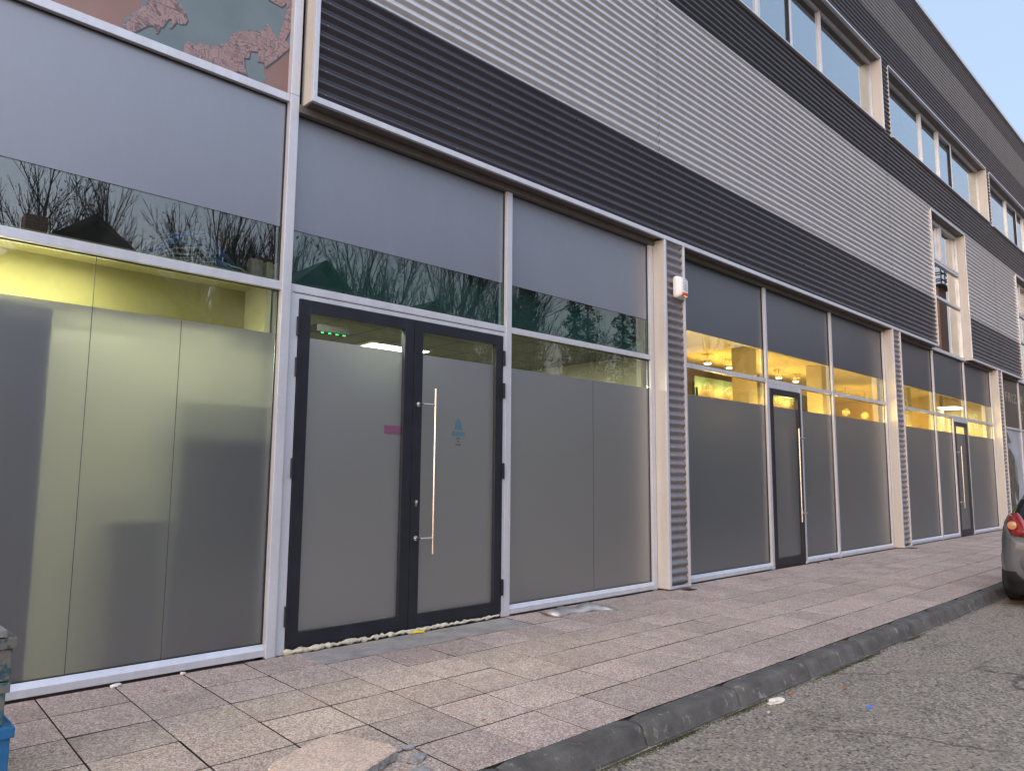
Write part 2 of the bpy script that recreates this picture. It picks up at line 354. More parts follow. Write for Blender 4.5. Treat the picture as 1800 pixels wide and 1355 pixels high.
# ------------------------------------------------------------------ mesh helpers
class MB:
    def __init__(s): s.bm = bmesh.new()
    def box(s, x0, x1, y0, y1, z0, z1, bev=0.):
        vs = [s.bm.verts.new(p) for p in ((x0,y0,z0),(x1,y0,z0),(x1,y1,z0),(x0,y1,z0),(x0,y0,z1),(x1,y0,z1),(x1,y1,z1),(x0,y1,z1))]
        fs = [s.bm.faces.new([vs[i] for i in q]) for q in ((0,3,2,1),(4,5,6,7),(0,1,5,4),(1,2,6,5),(2,3,7,6),(3,0,4,7))]
        if bev:
            es = list({e for f in fs for e in f.edges})
            bmesh.ops.bevel(s.bm, geom=es, offset=bev, segments=2, affect='EDGES', profile=.6)
        return s
    def poly(s, pts, depth=None):
        """flat outline (list of 3D points, any winding) as triangulated sheet, optionally extruded by a vector"""
        tri = tessellate_polygon([[Vector(p) for p in pts]])
        vs = [s.bm.verts.new(p) for p in pts]
        fs = []
        for t in tri:
            try: fs.append(s.bm.faces.new([vs[i] for i in t]))
            except ValueError: pass
        if depth is not None:
            d = Vector(depth); vb = [s.bm.verts.new(Vector(p)+d) for p in pts]
            for t in tri:
                try: s.bm.faces.new([vb[i] for i in reversed(t)])
                except ValueError: pass
            n = len(pts)
            for i in range(n):
                j = (i+1) % n; s.bm.faces.new((vs[i], vs[j], vb[j], vb[i]))
            bmesh.ops.recalc_face_normals(s.bm, faces=s.bm.faces[:])
        return s
    def tube(s, pts, r, n=8, cap=True):
        pts = [Vector(p) for p in pts]; rs = r if isinstance(r, (list, tuple)) else [r]*len(pts)
        rings = []; prev = None
        for i, p in enumerate(pts):
            d = (pts[min(i+1, len(pts)-1)]-pts[max(i-1, 0)]).normalized()
            if prev is None: a = d.orthogonal().normalized()
            else: a = (prev - d*prev.dot(d)); a = a.normalized() if a.length > 1e-6 else d.orthogonal().normalized()
            prev = a; b = d.cross(a)
            rings.append([s.bm.verts.new(p+(a*math.cos(2*PI*k/n)+b*math.sin(2*PI*k/n))*rs[i]) for k in range(n)])
        for i in range(len(rings)-1):
            for k in range(n):
                s.bm.faces.new((rings[i][k], rings[i][(k+1)%n], rings[i+1][(k+1)%n], rings[i+1][k]))
        if cap and n > 2:
            s.bm.faces.new(list(reversed(rings[0]))); s.bm.faces.new(rings[-1])
        return s
    def sheet(s, rows):
        vr = [[s.bm.verts.new(p) for p in r] for r in rows]
        for i in range(len(vr)-1):
            for k in range(len(vr[i])-1): s.bm.faces.new((vr[i][k], vr[i][k+1], vr[i+1][k+1], vr[i+1][k]))
        return s
    def lathe(s, c, prof, axis='Z', n=20):
        rings = []
        for r, h in prof:
            ring = []
            for k in range(n):
                a = 2*PI*k/n
                p = {'Z': (r*math.cos(a), r*math.sin(a), h), 'Y': (r*math.cos(a), h, r*math.sin(a)), 'X': (h, r*math.cos(a), r*math.sin(a))}[axis]
                ring.append(s.bm.verts.new((c[0]+p[0], c[1]+p[1], c[2]+p[2])))
            rings.append(ring)
        for i in range(len(rings)-1):
            for k in range(n): s.bm.faces.new((rings[i][k], rings[i][(k+1)%n], rings[i+1][(k+1)%n], rings[i+1][k]))
        s.bm.faces.new(rings[0]); s.bm.faces.new(rings[-1])
        bmesh.ops.recalc_face_normals(s.bm, faces=s.bm.faces[:])
        return s
    def build(s, name, mat, parent=None, smooth=False, loc=None, origin='base'):
        me = bpy.data.meshes.new(name); bm = s.bm
        if loc is None:
            if len(bm.verts):
                xs = [v.co for v in bm.verts]
                lo = Vector((min(v.x for v in xs), min(v.y for v in xs), min(v.z for v in xs))); hi = Vector((max(v.x for v in xs), max(v.y for v in xs), max(v.z for v in xs)))
                ctr = (lo+hi)/2; ctr.z = lo.z
            else: ctr = Vector((0, 0, 0))
            bmesh.ops.translate(bm, verts=bm.verts[:], vec=-ctr)
        else: ctr = Vector(loc)
        if smooth:
            for f in bm.faces: f.smooth = True
        bm.to_mesh(me); bm.free()
        for mm in (mat if isinstance(mat, (list, tuple)) else [mat]): me.materials.append(mm)
        if smooth and smooth != 'all':
            try: me.set_sharp_from_angle(angle=math.radians(40))
            except Exception: pass
        o = bpy.data.objects.new(name, me); COL.objects.link(o)
        WO[o.name] = ctr
        if parent is not None:
            o.parent = parent; o.location = ctr - WO[parent.name]
        else: o.location = ctr
        return o
WO = {}
def box(name, mat, parent, *a, bev=0., **k): return MB().box(*a, bev=bev).build(name, mat, parent, **k)
def empty(name, label, cat, loc, group=None, rotz=0):
    o = bpy.data.objects.new(name, None); COL.objects.link(o); o.location = loc; o.rotation_euler = (0, 0, rotz); o.empty_display_size = .2
    WO[o.name] = Vector(loc); return tag(o, label, cat, group)
def tag(o, label=None, cat=None, group=None, kind=None):
    for k, v in (('label', label), ('category', cat), ('group', group), ('kind', kind)):
        if v: o[k] = v
    return o
def struct(o): o['kind'] = 'structure'; return o
def dup_tree(o, parent=None):
    c = o.copy(); COL.objects.link(c)
    if parent: c.parent = parent
    for ch in list(o.children): dup_tree(ch, c)
    return c

# ------------------------------------------------------------------ ground
YB = -0.19            # front plane of the cladding and the pillars
ROWS = [-.02, -.50, -.985, -1.46, -1.94, -2.43, -2.925]
KX0, KX1 = -9.0, 62.0
def sidewalk():
    bm = bmesh.new(); tone = bm.faces.layers.float.new('tone')
    rnd = random.Random(3)
    for r in range(6):
        ya, yb = ROWS[r], ROWS[r+1]
        k0 = int((KX0-2.709)/.478)-1; k1 = int((KX1-2.709)/.478)
        for k in range(k0, k1):
            xa = 2.709+.478*k; xb = xa+.478
            if r == 0 and xa > 3.1 and xb < 5.65: continue
            g_ = .0036+.0022*rnd.random(); gy = .0060+.0022*rnd.random(); t = rnd.random()
            dz = rnd.uniform(-.0008, .0008); tx, ty = rnd.uniform(-.0011, .0011), rnd.uniform(-.0011, .0011)
            j = [rnd.uniform(-.0015, .0015) for _ in range(4)]
            P = [(xa+g_+j[0], yb+gy+j[1]), (xb-g_+j[2], yb+gy+j[3]), (xb-g_+j[0], ya-gy+j[2]), (xa+g_+j[1], ya-gy+j[3])]
            sk_ = lambda x, y: x+.05*(y+.97)
            cx, cy = (xa+xb)/2, (ya+yb)/2
            top = []; out = []; bot = []
            for (x, y) in P:
                z = .0005+dz+tx*(x-cx)/.24+ty*(y-cy)/.24
                ix, iy = cx+(x-cx)*.982, cy+(y-cy)*.982
                top.append(bm.verts.new((sk_(ix, iy), iy, z))); out.append(bm.verts.new((sk_(x, y), y, z-.003))); bot.append(bm.verts.new((sk_(x, y), y, -.05)))
            fs = [bm.faces.new(top)]
            for i in range(4):
                q = (i+1) % 4
                fs.append(bm.faces.new((out[i], out[q], top[q], top[i]))); fs.append(bm.faces.new((bot[i], bot[q], out[q], out[i])))
            for f in fs[1:]: f.material_index = 1 if (f.calc_center_median().z < -.01) else 0
            for f in fs: f[tone] = t
    b = MB(); b.bm.free(); b.bm = bm
    o = b.build('sidewalk', [M['pave'], M['soil']], None, loc=(0, 0, 0)); struct(o)
    bed = box('joint_bed', M['soil'], o, KX0, KX1, -2.94, -.01, -.11, -.016); struct(bed)
sidewalk()
def kerb():
    bm = bmesh.new(); rnd = random.Random(5)
    x = 2.82-1.13*11
    while x < KX1:
        ln = 1.125; dz = rnd.uniform(-.004, .003); dy = rnd.uniform(-.004, .004)
        prof = [(-2.935, -.16), (-2.935, .000), (-2.941, .006), (-3.042, .005), (-3.058, .001), (-3.072, -.010), (-3.082, -.026), (-3.104, -.088), (-3.112, -.103), (-3.128, -.107), (-3.132, -.16)]
        nseg = 15; rings = []
        for i in range(nseg+1):
            u = i/nseg; xx = x+.008+(ln-.016)*u
            e = .011 if i in (0, nseg) else (.002 if i in (1, nseg-1) else 0)
            rings.append([bm.verts.new((xx, y+dy+e*(1 if y > -3.0 else -1)*-1+rnd.uniform(-.0007, .0007), z+dz-e+rnd.uniform(-.0006, .0006))) for y, z in prof])
        for i in range(nseg):
            for k in range(len(prof)-1): bm.faces.new((rings[i][k], rings[i+1][k], rings[i+1][k+1], rings[i][k+1]))
        bm.faces.new(rings[0]); bm.faces.new(list(reversed(rings[-1]))); x += ln
    bmesh.ops.recalc_face_normals(bm, faces=bm.faces[:])
    b = MB(); b.bm.free(); b.bm = bm; struct(b.build('kerb', M['kerb'], None, smooth=True, loc=(0, 0, 0)))
kerb()
def road():
    rnd = random.Random(9); rows = []
    ys = [-2.95, -3.0, -3.2, -3.5, -4, -4.6, -5.4, -6.5, -8, -10, -60, -200]; xs = [-150, -40, -9]+[-8+i*.5 for i in range(70)]+[30, 40, 62, 140, 400]
    for y in ys: rows.append([(x, y, -.121+(rnd.uniform(-.005, .005) if y < -3.25 and y > -8 else 0)-(.0)) for x in xs])
    struct(MB().sheet(list(reversed(rows))).build('road', M['asphalt'], None, smooth='all', loc=(0, 0, 0)))
    struct(MB().sheet([[(-200, -2.94, -.19), (500, -2.94, -.19)], [(-200, 300, -.19), (500, 300, -.19)]]).build('ground', M['soil'], None, loc=(0, 0, 0)))
road()
# raw concrete strip in front of the double door (where the slabs were taken up)
def patch():
    rnd = random.Random(2); rows = []
    for j in range(9):
        y = -.030-.458*j/8; row = []
        for i in range(40):
            x0, x1 = 3.185+.05*(y+.97), 5.565+.05*(y+.97)
            row.append((x0+(x1-x0)*i/39, y, -.004+rnd.uniform(-.002, .002)))
        rows.append(row)
    struct(MB().sheet(list(reversed(rows))).build('concrete_patch', M['patch'], None, smooth='all', loc=(0, 0, 0)))
patch()
def tufts(name, mat, cnt, gen, seed, smin, smax):
    rnd = random.Random(seed); bm = bmesh.new()
    for _ in range(cnt):
        x, y, z, s = gen(rnd); s *= rnd.uniform(smin, smax)
        a = rnd.random()*PI*2; h = s*rnd.uniform(.35, .9)
        vs = [bm.verts.new((x+s*math.cos(a+k*2.1)*rnd.uniform(.6, 1.2), y+s*math.sin(a+k*2.1)*rnd.uniform(.6, 1.2), z)) for k in range(3)]
        t = bm.verts.new((x+rnd.uniform(-.3, .3)*s, y+rnd.uniform(-.3, .3)*s, z+h))
        for k in range(3): bm.faces.new((vs[k], vs[(k+1) % 3], t))
    b = MB(); b.bm.free(); b.bm = bm; o = b.build(name, mat, None, loc=(0, 0, 0)); return o
def g_gut(r):
    x = r.uniform(1, 24); y = -3.135-abs(r.gauss(0, .022)); return x, y, -.121, 1.
tag(tufts('gutter_grit', M['grit'], 5200, g_gut, 11, .002, .007), 'brown grit and crumbs gathered along the foot of the kerb', 'grit', kind='stuff')
def g_moss(r):
    c = r.choice([(3.6, .5), (4.15, .25), (6.6, .45), (7.2, .3), (2.9, .3), (8.4, .2), (5.0, .3)]); x = r.gauss(c[0], c[1]*.55); y = -3.14-abs(r.gauss(0, .020)); return x, y, -.121, 1.
tag(tufts('moss', M['moss'], 6500, g_moss, 12, .003, .008), 'low green moss growing in the gutter against the kerb', 'moss', kind='stuff')
def g_joint(r):
    k = r.randint(-6, 3); j = r.choice(ROWS[1:]); 
    if r.random() < .7:
        y = r.uniform(-2.9, -.05); x = 2.709+.478*k+.05*(y+.97)+r.gauss(0, .003)
    else: x = r.uniform(.5, 4.5); y = j+r.gauss(0, .003)
    return x, y, -.013, 1.
tag(tufts('joint_moss', M['moss'], 3200, g_joint, 13, .003, .0055), 'thin dark moss in the joints between the paving slabs', 'moss', kind='stuff')
def g_wall(r):
    x = r.choice([r.uniform(.5, 3.0), r.uniform(5.7, 8.9), r.uniform(9, 26)]); return x, -.03-abs(r.gauss(0, .03)), -.002, 1.
tag(tufts('wall_foot_dirt', M['grit'], 3500, g_wall, 14, .002, .006), 'rusty dirt and crumbs along the foot of the shopfront', 'dirt', kind='stuff')
def g_road(r): return r.uniform(2.5, 12), r.uniform(-5.6, -3.2), -.122, 1.
tag(tufts('road_grit', M['stone'], 2600, g_road, 15, .002, .006), 'loose pale grit scattered on the asphalt', 'grit', kind='stuff')

# ------------------------------------------------------------------ the building
B = empty('commercial_building', 'long commercial building with corrugated grey cladding over a glazed shopfront', 'building', (20, 0, 0))
H_TR, H_BL, H_FR, H_SO, H_CB = 3.15, 3.65, 2.695, 4.715, 4.82
PILLARS = [(-.30, .20, False), (8.476, 8.98, True), (17.243, 17.74, True), (26.032, 26.53, True), (34.82, 35.32, True), (43.6, 44.1, True)]
PER = .111
def corr_rows(x0, x1, z0, z1, ybase, amp=.016, n=8):
    rows = []; k = int((z1-z0)/PER*n)+1
    for i in range(k+1):
        z = z0+(z1-z0)*i/k
        s_ = math.cos(2*PI*z/PER); y = ybase-amp*s_
        rows.append([(x0, y, z), (x1, y, z)])
    return rows
def cladding(x0, x1, z0, z1, mat, label=None, yb=-.160):
    seams = [3.061, 8.44, 14.0, 17.55, 20.48, 23.419, 26.6, 29.3, 32.3, 35.2, 41, 47]
    xs = [x0]+[s for s in seams if x0+.3 < s < x1-.3]+[x1]
    for i in range(len(xs)-1):
        a, b = xs[i], xs[i+1]
        o = MB().sheet(corr_rows(a, b-(.005 if i < len(xs)-2 else 0), z0, z1, yb-(.0025 if i % 2 else 0), .0165)).build('cladding_panel', mat, B, smooth='all')
        if label: o['label'] = label
DL, LL = 'dark anthracite corrugated panel', 'light silver corrugated panel'
L1, L2, US, UH, ROOF = 6.016, 8.448, 9.449, 11.19, 14.0
LW = [(20.48, 23.419), (29.30, 32.25), (38.1, 41.05)]
segs = [(3.10, LW[0][0]), (LW[0][1], LW[1][0]), (LW[1][1], LW[2][0]), (LW[2][1], 47.5)]
for a, b in segs:
    cladding(a, b, H_CB, L1, M['cl_dark'], DL); cladding(a, b, L1, 8.34, M['cl_light'], LL)
cladding(3.10, 47.5, 8.34, L2, M['cl_light'], LL); cladding(3.10, 47.5, L2, US-.03, M['cl_dark'], DL)
cladding(3.10, 47.5, UH+.02, 12.15, M['cl_dark'], DL); cladding(3.10, 47.5, 12.15, 13.24, M['cl_mid'], 'mid grey corrugated panel under the roof edge'); cladding(3.10, 47.5, 13.24, ROOF-.08, M['cl_dark'], DL)
UPP = [(8.72, 9.15), (17.44, 17.91), (26.31, 26.72), (34.9, 35.35), (43.7, 44.15)]
for a, b in UPP: cladding(a, b, US-.03, UH+.02, M['cl_dark'], DL)
# the structure behind the cladding
for a, b in segs: box('wall', M['wallin'], B, a+.02, b-.02, -.135, .30, 4.86, 8.36)
box('wall', M['wallin'], B, 3.08, 47.5, -.134, .30, 8.36, US-.05)
box('wall', M['wallin'], B, 3.08, 47.5, -.134, .30, UH+.05, ROOF-.1)
box('roof', M['wallin'], B, -8, 47.5, -.10, 14, ROOF-.1, ROOF)
box('back_wall', M['wallin'], B, -8, 47.5, 13.8, 14, -.1, ROOF-.1)
box('end_wall', M['wallin'], B, 47.5, 47.7, -.16, 14, -.1, ROOF)
box('end_wall', M['wallin'], B, -8.2, -8, 0, 14, -.1, ROOF)
cp = MB(); cp.box(3.04, 47.72, YB-.045, .1, ROOF-.085, ROOF+.03, bev=.006); cp.build('roof_coping', M['alu'], B)
# screws: small fixings in rows on the cladding
def screws():
    b = MB(); xs = [3.2, 4.75, 6.3, 8.36, 8.62, 10.2, 11.8, 13.4, 15.0, 17.3, 17.8, 19.3, 20.3]
    zs = [4.82+PER*.5+PER*k*1.0 for k in range(0, 44, 2)]
    for x in xs:
        for z in zs:
            if z > 9.38: continue
            zz = round(z/PER)*PER
            b.lathe((x+random.uniform(-.01, .01), -.176, zz), [(.007, 0), (.007, -.002), (.004, -.003), (.004, -.006)], 'Y', 6)
    o = b.build('cladding_screws', M['pil'], B); o['kind'] = 'stuff'
screws()
# trims along the lower edge of the cladding, soffit and head trim
for i, (a, b) in enumerate([(3.061, 8.455), (8.465, 17.245), (17.255, LW[0][0]+.0), (LW[0][1], 26.04), (26.05, LW[1][0]), (LW[1][1], 38.1), (41.05, 47.5)]):
    box('bottom_trim', M['alu'], B, a, b, YB-.008, YB+.03, H_CB-.045, H_CB+.012, bev=.003)
    box('soffit', M['soffit'], B, a+.003, b-.003, YB+.03, -.004, H_CB-.030, H_CB-.004)
glz = [(3.02, 8.47), (8.98, 17.24), (17.74, 26.03), (26.53, 34.8), (35.32, 43.6)]
for a, b in glz:
    for (c, d) in [(3.0, LW[0][0]), LW[0], (LW[0][1], LW[1][0]), LW[1], (LW[1][1], 38.1), (38.1, 41.05), (41.05, 48)]:
        x0, x1 = max(a, c), min(b, d)
        if x1-x0 < .05: continue
        if (c, d) in LW or c == 38.1: continue
        box('head_trim', M['soffit'], B, x0, x1, -.035, .06, H_SO, H_CB-.032, bev=.003)
# left end of the projecting cladding box
MB().box(3.056, 3.100, YB-.010, YB+.03, H_CB-.043, ROOF-.09, bev=.003).build('corner_trim', M['alu'], B)
MB().box(3.061, 3.085, YB+.031, .02, H_CB-.032, ROOF-.09, bev=.002).build('end_panel', M['alu_lit'], B)
# pillars
def pillar(x0, x1, z0, z1, lw=.045):
    p = MB()
    p.box(x0, x0+.014, YB+.004, .08, z0, z1)                      # left return, faces the low sun
    o = p.build('pillar', M['alu_lit'], B)
    q = MB(); q.box(x0-.003, x0+lw, YB-.006, YB+.02, z0+.001, z1-.002, bev=.002); q.build('flange', M['alu'], o)
    q = MB(); q.box(x1-.035, x1+.002, YB-.006, YB+.02, z0+.001, z1-.002, bev=.002); q.build('flange', M['alu'], o)
    q = MB(); q.box(x1-.015, x1, YB+.021, .08, z0, z1); q.build('side_panel', M['alu'], o)
    q = MB(); q.box(x0+.046, x1-.036, YB-.004, YB+.02, z0+.001, z0+.035, bev=.002); q.build('foot_rail', M['alu'], o)
    MB().sheet(corr_rows(x0+.015, x1-.016, z0+.037, z1, YB+.035, .018, 10)).build('corrugated_infill', M['pil'], o, smooth='all')
    box('core', M['wallin'], o, x0+.014, x1-.015, -.10, .2, z0, z1)
for x0, x1, vis in PILLARS:
    if vis: pillar(x0, x1, .022, H_CB-.047)
# windows on the upper floors
def vbar(x, w_, y0, y1, z0, z1, name='mullion', mat='alu', par=None, bev=.003):
    return box(name, M[mat], par or B, x-w_/2, x+w_/2, y0, y1, z0, z1, bev=bev)
def hbar(x0, x1, y0, y1, z0, z1, name='transom', mat='alu', par=None, bev=.003):
    return box(name, M[mat], par or B, x0, x1, y0, y1, z0, z1, bev=bev)
def strip_window(x0, x1, mull, sash):
    f = hbar(x0, x1, YB-.035, .08, US-.028, US, 'window_sill')
    wnd = MB()
    wnd.box(x0+.02, x1-.02, .02, .09, US+.001, US+.06); wnd.box(x0+.02, x1-.02, .02, .09, UH-.08, UH)
    wnd.box(x0+.02, x0+.07, .02, .09, US+.06, UH-.08); wnd.box(x1-.075, x1-.02, .02, .09, US+.06, UH-.08)
    fr = wnd.build('window_frame', M['alu'], B)
    box('head_soffit', M['soffit'], B, x0, x1, -.13, .12, UH+.001, UH+.03)
    hbar(x0, x1, YB-.01, -.131, UH-.005, UH+.035, 'head_trim')
    box('reveal_panel', M['alu_lit'], B, x1-.018, x1, YB+.01, .10, US+.002, UH)
    MB().box(x1-.022, x1+.004, YB-.012, YB+.009, US, UH-.006, bev=.002).build('reveal_trim', M['alu'], B)
    box('reveal_panel', M['alu'], B, x0, x0+.018, YB+.01, .10, US+.002, UH)
    xs = [x0+.07]+mull+[x1-.075]
    for q in mull: vbar(q, .055, .005, .09, US+.06, UH-.08, par=fr)
    for i in range(len(xs)-1):
        a, b = xs[i]+(.028 if i else 0), xs[i+1]-(.028 if i < len(xs)-2 else 0)
        box('pane', M['glass_hi'], fr, a, b, .052, .058, US+.06, UH-.08)
        if i in sash:
            s_ = MB(); s_.box(a+.001, a+.05, .012, .05, US+.062, UH-.082); s_.box(b-.05, b-.001, .012, .05, US+.062, UH-.082)
            s_.box(a+.05, b-.05, .012, .05, US+.062, US+.11); s_.box(a+.05, b-.05, .012, .05, UH-.13, UH-.082); s_.build('sash', M['alu'], fr)
            t = MB(); t.box(b-.054, b-.0505, .010, .05, US+.11, UH-.13); t.build('gasket', M['gasket'], fr)
strip_window(9.15, 17.44, [11.88, 13.22, 14.58], [1])
strip_window(17.91, 26.31, [20.80, 22.24, 23.40], [2])
strip_window(26.72, 34.9, [29.66, 31.06, 32.2], [1])
strip_window(35.35, 43.7, [38.3, 39.7, 40.9], [1])
box('upper_room', M['roomdark'], B, 8.0, 47, 4.0, 4.1, 9.3, 11.5)
box('upper_floor', M['roomdark'], B, 8.0, 47, .31, 4.0, 9.3, 9.38)
box('upper_ceiling', M['roomwall'], B, 8.0, 47, .31, 4.0, 11.35, 11.42)
def long_window(x0, x1):
    z0, z1 = 4.75, 8.34
    fr = MB(); fr.box(x0+.001, x0+.06, .0, .08, z0+.07, z1-.06); fr.box(x1-.09, x1-.02, .0, .08, z0+.07, z1-.06)
    fr.box(x0, x1-.02, .0, .08, z1-.06, z1); fr.box(x0, x1-.02, -.03, .08, z0-.01, z0+.07, bev=.004)
    f = fr.build('window_frame', M['alu'], B)
    a, b = x0+.06, x1-.09
    hbar(a, b, .0, .08, 6.20, 6.27, par=f); hbar(a, b, .0, .08, 7.16, 7.23, par=f)
    xm = x0+1.36; vbar(xm, .07, .0, .08, 7.23, z1-.06, par=f)
    box('pane', M['glass_hi'], f, a, b, .052, .058, z0+.07, 6.20); box('pane', M['glass_hi'], f, a, b, .052, .058, 6.27, 7.16)
    box('pane', M['glass_hi'], f, a, xm-.035, .052, .058, 7.23, z1-.06); box('pane', M['glass_hi'], f, xm+.035, b, .052, .058, 7.23, z1-.06)
    for (p, q) in ((a, xm-.035), (xm+.035, b)):
        s_ = MB(); s_.box(p+.001, p+.045, -.012, .05, 7.232, z1-.062); s_.box(q-.045, q-.001, -.012, .05, 7.232, z1-.062)
        s_.box(p+.045, q-.045, -.012, .05, 7.232, 7.28); s_.box(p+.045, q-.045, -.012, .05, z1-.11, z1-.062); s_.build('sash', M['alu'], f)
    box('reveal_panel', M['alu_lit'], B, x1-.018, x1, YB+.01, .0, H_CB-.045, z1)
    MB().box(x1-.025, x1+.02, YB-.012, YB+.009, H_CB+.013, z1, bev=.002).build('reveal_trim', M['alu'], B)
    MB().box(x0-.02, x0+.008, YB-.012, YB+.009, H_CB+.013, z1, bev=.002).build('reveal_trim', M['alu'], B)
    box('reveal_panel', M['alu'], B, x0-.019, x0, YB+.01, .0, H_CB-.045, z1)
    box('head_soffit', M['soffit'], B, x0, x1, YB+.012, .0, z1+.001, z1+.02)
    hbar(x0-.019, x1+.019, YB-.012, YB+.010, z1+.003, z1+.04, 'head_trim')
    box('blind_backing', M['roomdark'], B, x0, x1, .5, .52, z0, z1)
for a, b in LW: long_window(a, b)

# ------------------------------------------------------------------ shopfront glazing
GY0, GY1 = .050, .058     # glass
FY0, FY1 = .044, .048     # film on its outer face
def jamb(x, w_=.075, z0=.0, z1=H_SO, name='mullion'): return vbar(x, w_, -.002, .075, z0, z1, name)
def sill(x0, x1):
    s_ = MB(); pts = [(-.012, .018), (-.012, .070), (.030, .108), (.070, .108), (.070, .018)]
    s_.poly([(x0, y, z) for y, z in pts], (x1-x0, 0, 0)); return s_.build('window_sill', M['alu'], B)
def cell(x0, x1, z0, z1, gl, films=(), tag_=None):
    """one pane in its opening, films are (z0, z1, material)"""
    p = box('pane', M[gl], B, x0, x1, GY0, GY1, z0, z1)
    g_ = MB()
    for (a, b, c, d) in ((x0, x0+.007, z0, z1), (x1-.007, x1, z0, z1), (x0+.007, x1-.007, z1-.007, z1), (x0+.007, x1-.007, z0, z0+.007)): g_.box(a, b, .030, .0435, c, d)
    g_.build('gasket', M['gasket'], p)
    for (a, b, mt) in films:
        nm = 'opaque_film' if mt.startswith('opq') else 'frosted_film'
        box(nm, M[mt], p, x0+.008, x1-.008, FY0, FY1, a, b)
    return p
def bay(xs, o_film, f_film, gl_band='glass_mid', gl_lo='glass_lo', doors=()):
    """xs: mullion centres; doors: indices of cells whose lower part is a door"""
    for q in xs: vbar(q, .074, -.006, .075, .0, H_SO)
    for i in range(len(xs)-1):
        a, b = xs[i]+.038, xs[i+1]-.038
        hbar(a, b, .0, .075, H_TR-.07, H_TR, 'transom')
        cell(a, b, H_TR, H_SO, gl_band, ((H_BL, H_SO, o_film),))
        if i not in doors:
            sill(a, b); cell(a, b, .108, H_TR-.07, gl_lo, ((.109, H_FR, f_film),))
# left bay (curtain wall, no projecting box above it)
jamb(.205); m1 = box('mullion', M['alu'], B, 2.935, 3.020, -.030, .075, .0, ROOF-.09, bev=.005)
box('mullion_joint', M['gasket'], B, 2.934, 3.021, -.0305, .02, H_SO+.145, H_SO+.149)
hbar(.243, 2.934, -.012, .075, H_TR-.075, H_TR, 'transom'); hbar(.243, 2.934, -.012, .075, 4.79, 4.862, 'transom')
sill(.243, 2.934)
cell(.243, 2.934, .108, H_TR-.075, 'glass_lo', ((.109, H_FR, 'frost0'),))
cell(.243, 2.934, H_TR, 4.79, 'glass_mid', ((H_BL, 4.789, 'opq0'),))
for xx in (1.503, 2.138):      # joints between the strips of film
    box('film_joint', M['box'], B, xx-.0022, xx+.0022, .0415, .0436, .115, 2.69 if xx > 2 else H_TR-.08)
box('mural_pane', M['pr_pink'], B, .243, 2.934, .040, .058, 4.863, 7.6)
hbar(.243, 2.934, -.012, .075, 7.6, 7.68, 'transom'); box('pane', M['glass_hi'], B, .243, 2.934, .05, .058, 7.68, ROOF-.1)
box('wall', M['wallin'], B, -8, 3.0, .2, .3, 4.9, ROOF-.1)
box('pane', M['frost1'], B, -8, .165, .05, .058, .1, 4.8)
# bay beside it: double door, transom glazing and one wide pane
bx = [2.978, 5.672, 8.40]
vbar(5.672, .085, -.012, .075, .0, H_SO, 'mullion'); vbar(8.425, .085, -.006, .075, .0, H_SO, 'mullion')
for i, (a, b) in enumerate(((3.021, 5.629), (5.715, 8.382))):
    hbar(a, b, -.006, .075, H_TR-.065, H_TR, 'transom')
    cell(a, b, H_TR, H_SO, 'glass_teal', ((H_BL, H_SO, 'opq1'),))
sill(5.715, 8.382); cell(5.715, 8.382, .108, H_TR-.065, 'glass_lo', ((.109, H_FR, 'frost1'),))
box('film_joint', M['box'], B, 7.197, 7.200, .0415, .0436, .115, 2.69)
# narrow gap between last mullion and the pillar
bay([9.02, 11.735, 14.405, 17.20], 'opq2', 'frost2', 'glass_mid', 'glass_lo', doors=(1,))
bay([17.78, 20.56, 23.25, 25.99], 'opq2', 'frost2', 'glass_mid', 'glass_lo', doors=(1,))
for x_ in (8.99, 17.75): box('jamb_filler', M['alu'], B, x_-.008, x_+.0, .0, .07, .02, H_SO)

def door_leaf(name, x0, x1, z0, z1, film_m, handle_x=None, st=.11, hinges=None, hx=None):
    p = MB()
    p.box(x0, x0+st, -.012, .05, z0, z1, bev=.003); p.box(x1-st, x1, -.012, .05, z0, z1, bev=.003)
    p.box(x0+st, x1-st, -.012, .05, z0, z0+.115, bev=.003); p.box(x0+st, x1-st, -.012, .05, z1-.11, z1, bev=.003)
    o = p.build(name, M['black'], B)
    a, b, c, d = x0+st, x1-st, z0+.115, z1-.11
    box('glass_panel', M['glass_lo'], o, a, b, .028, .036, c, d)
    box('frosted_film', M[film_m], o, a+.004, b-.004, .023, .026, c+.004, H_FR)
    if handle_x is not None:
        sx = hx if hx is not None else handle_x
        h = MB(); h.tube([(handle_x, -.105, .735), (handle_x, -.105, 2.345)], .0165, 14)
        for z in (.885, 2.185):
            h.tube([(handle_x, -.105, z), (sx, -.092, z), (sx, -.014, z)] if abs(sx-handle_x) > .01 else [(handle_x, -.10, z), (sx, -.013, z)], .0115, 12)
            h.lathe((sx, -.013, z), [(.024, 0), (.024, -.006), (.018, -.009)], 'Y', 16)
        h.build('pull_handle', M['steel'], o, smooth=True)
    if hinges:
        for hx_ in hinges:
            for z in (2.78, 2.42, 1.545, .31): box('hinge', M['black'], o, hx_-.012, hx_+.012, -.028, .02, z-.085, z+.085, bev=.004)
    return o
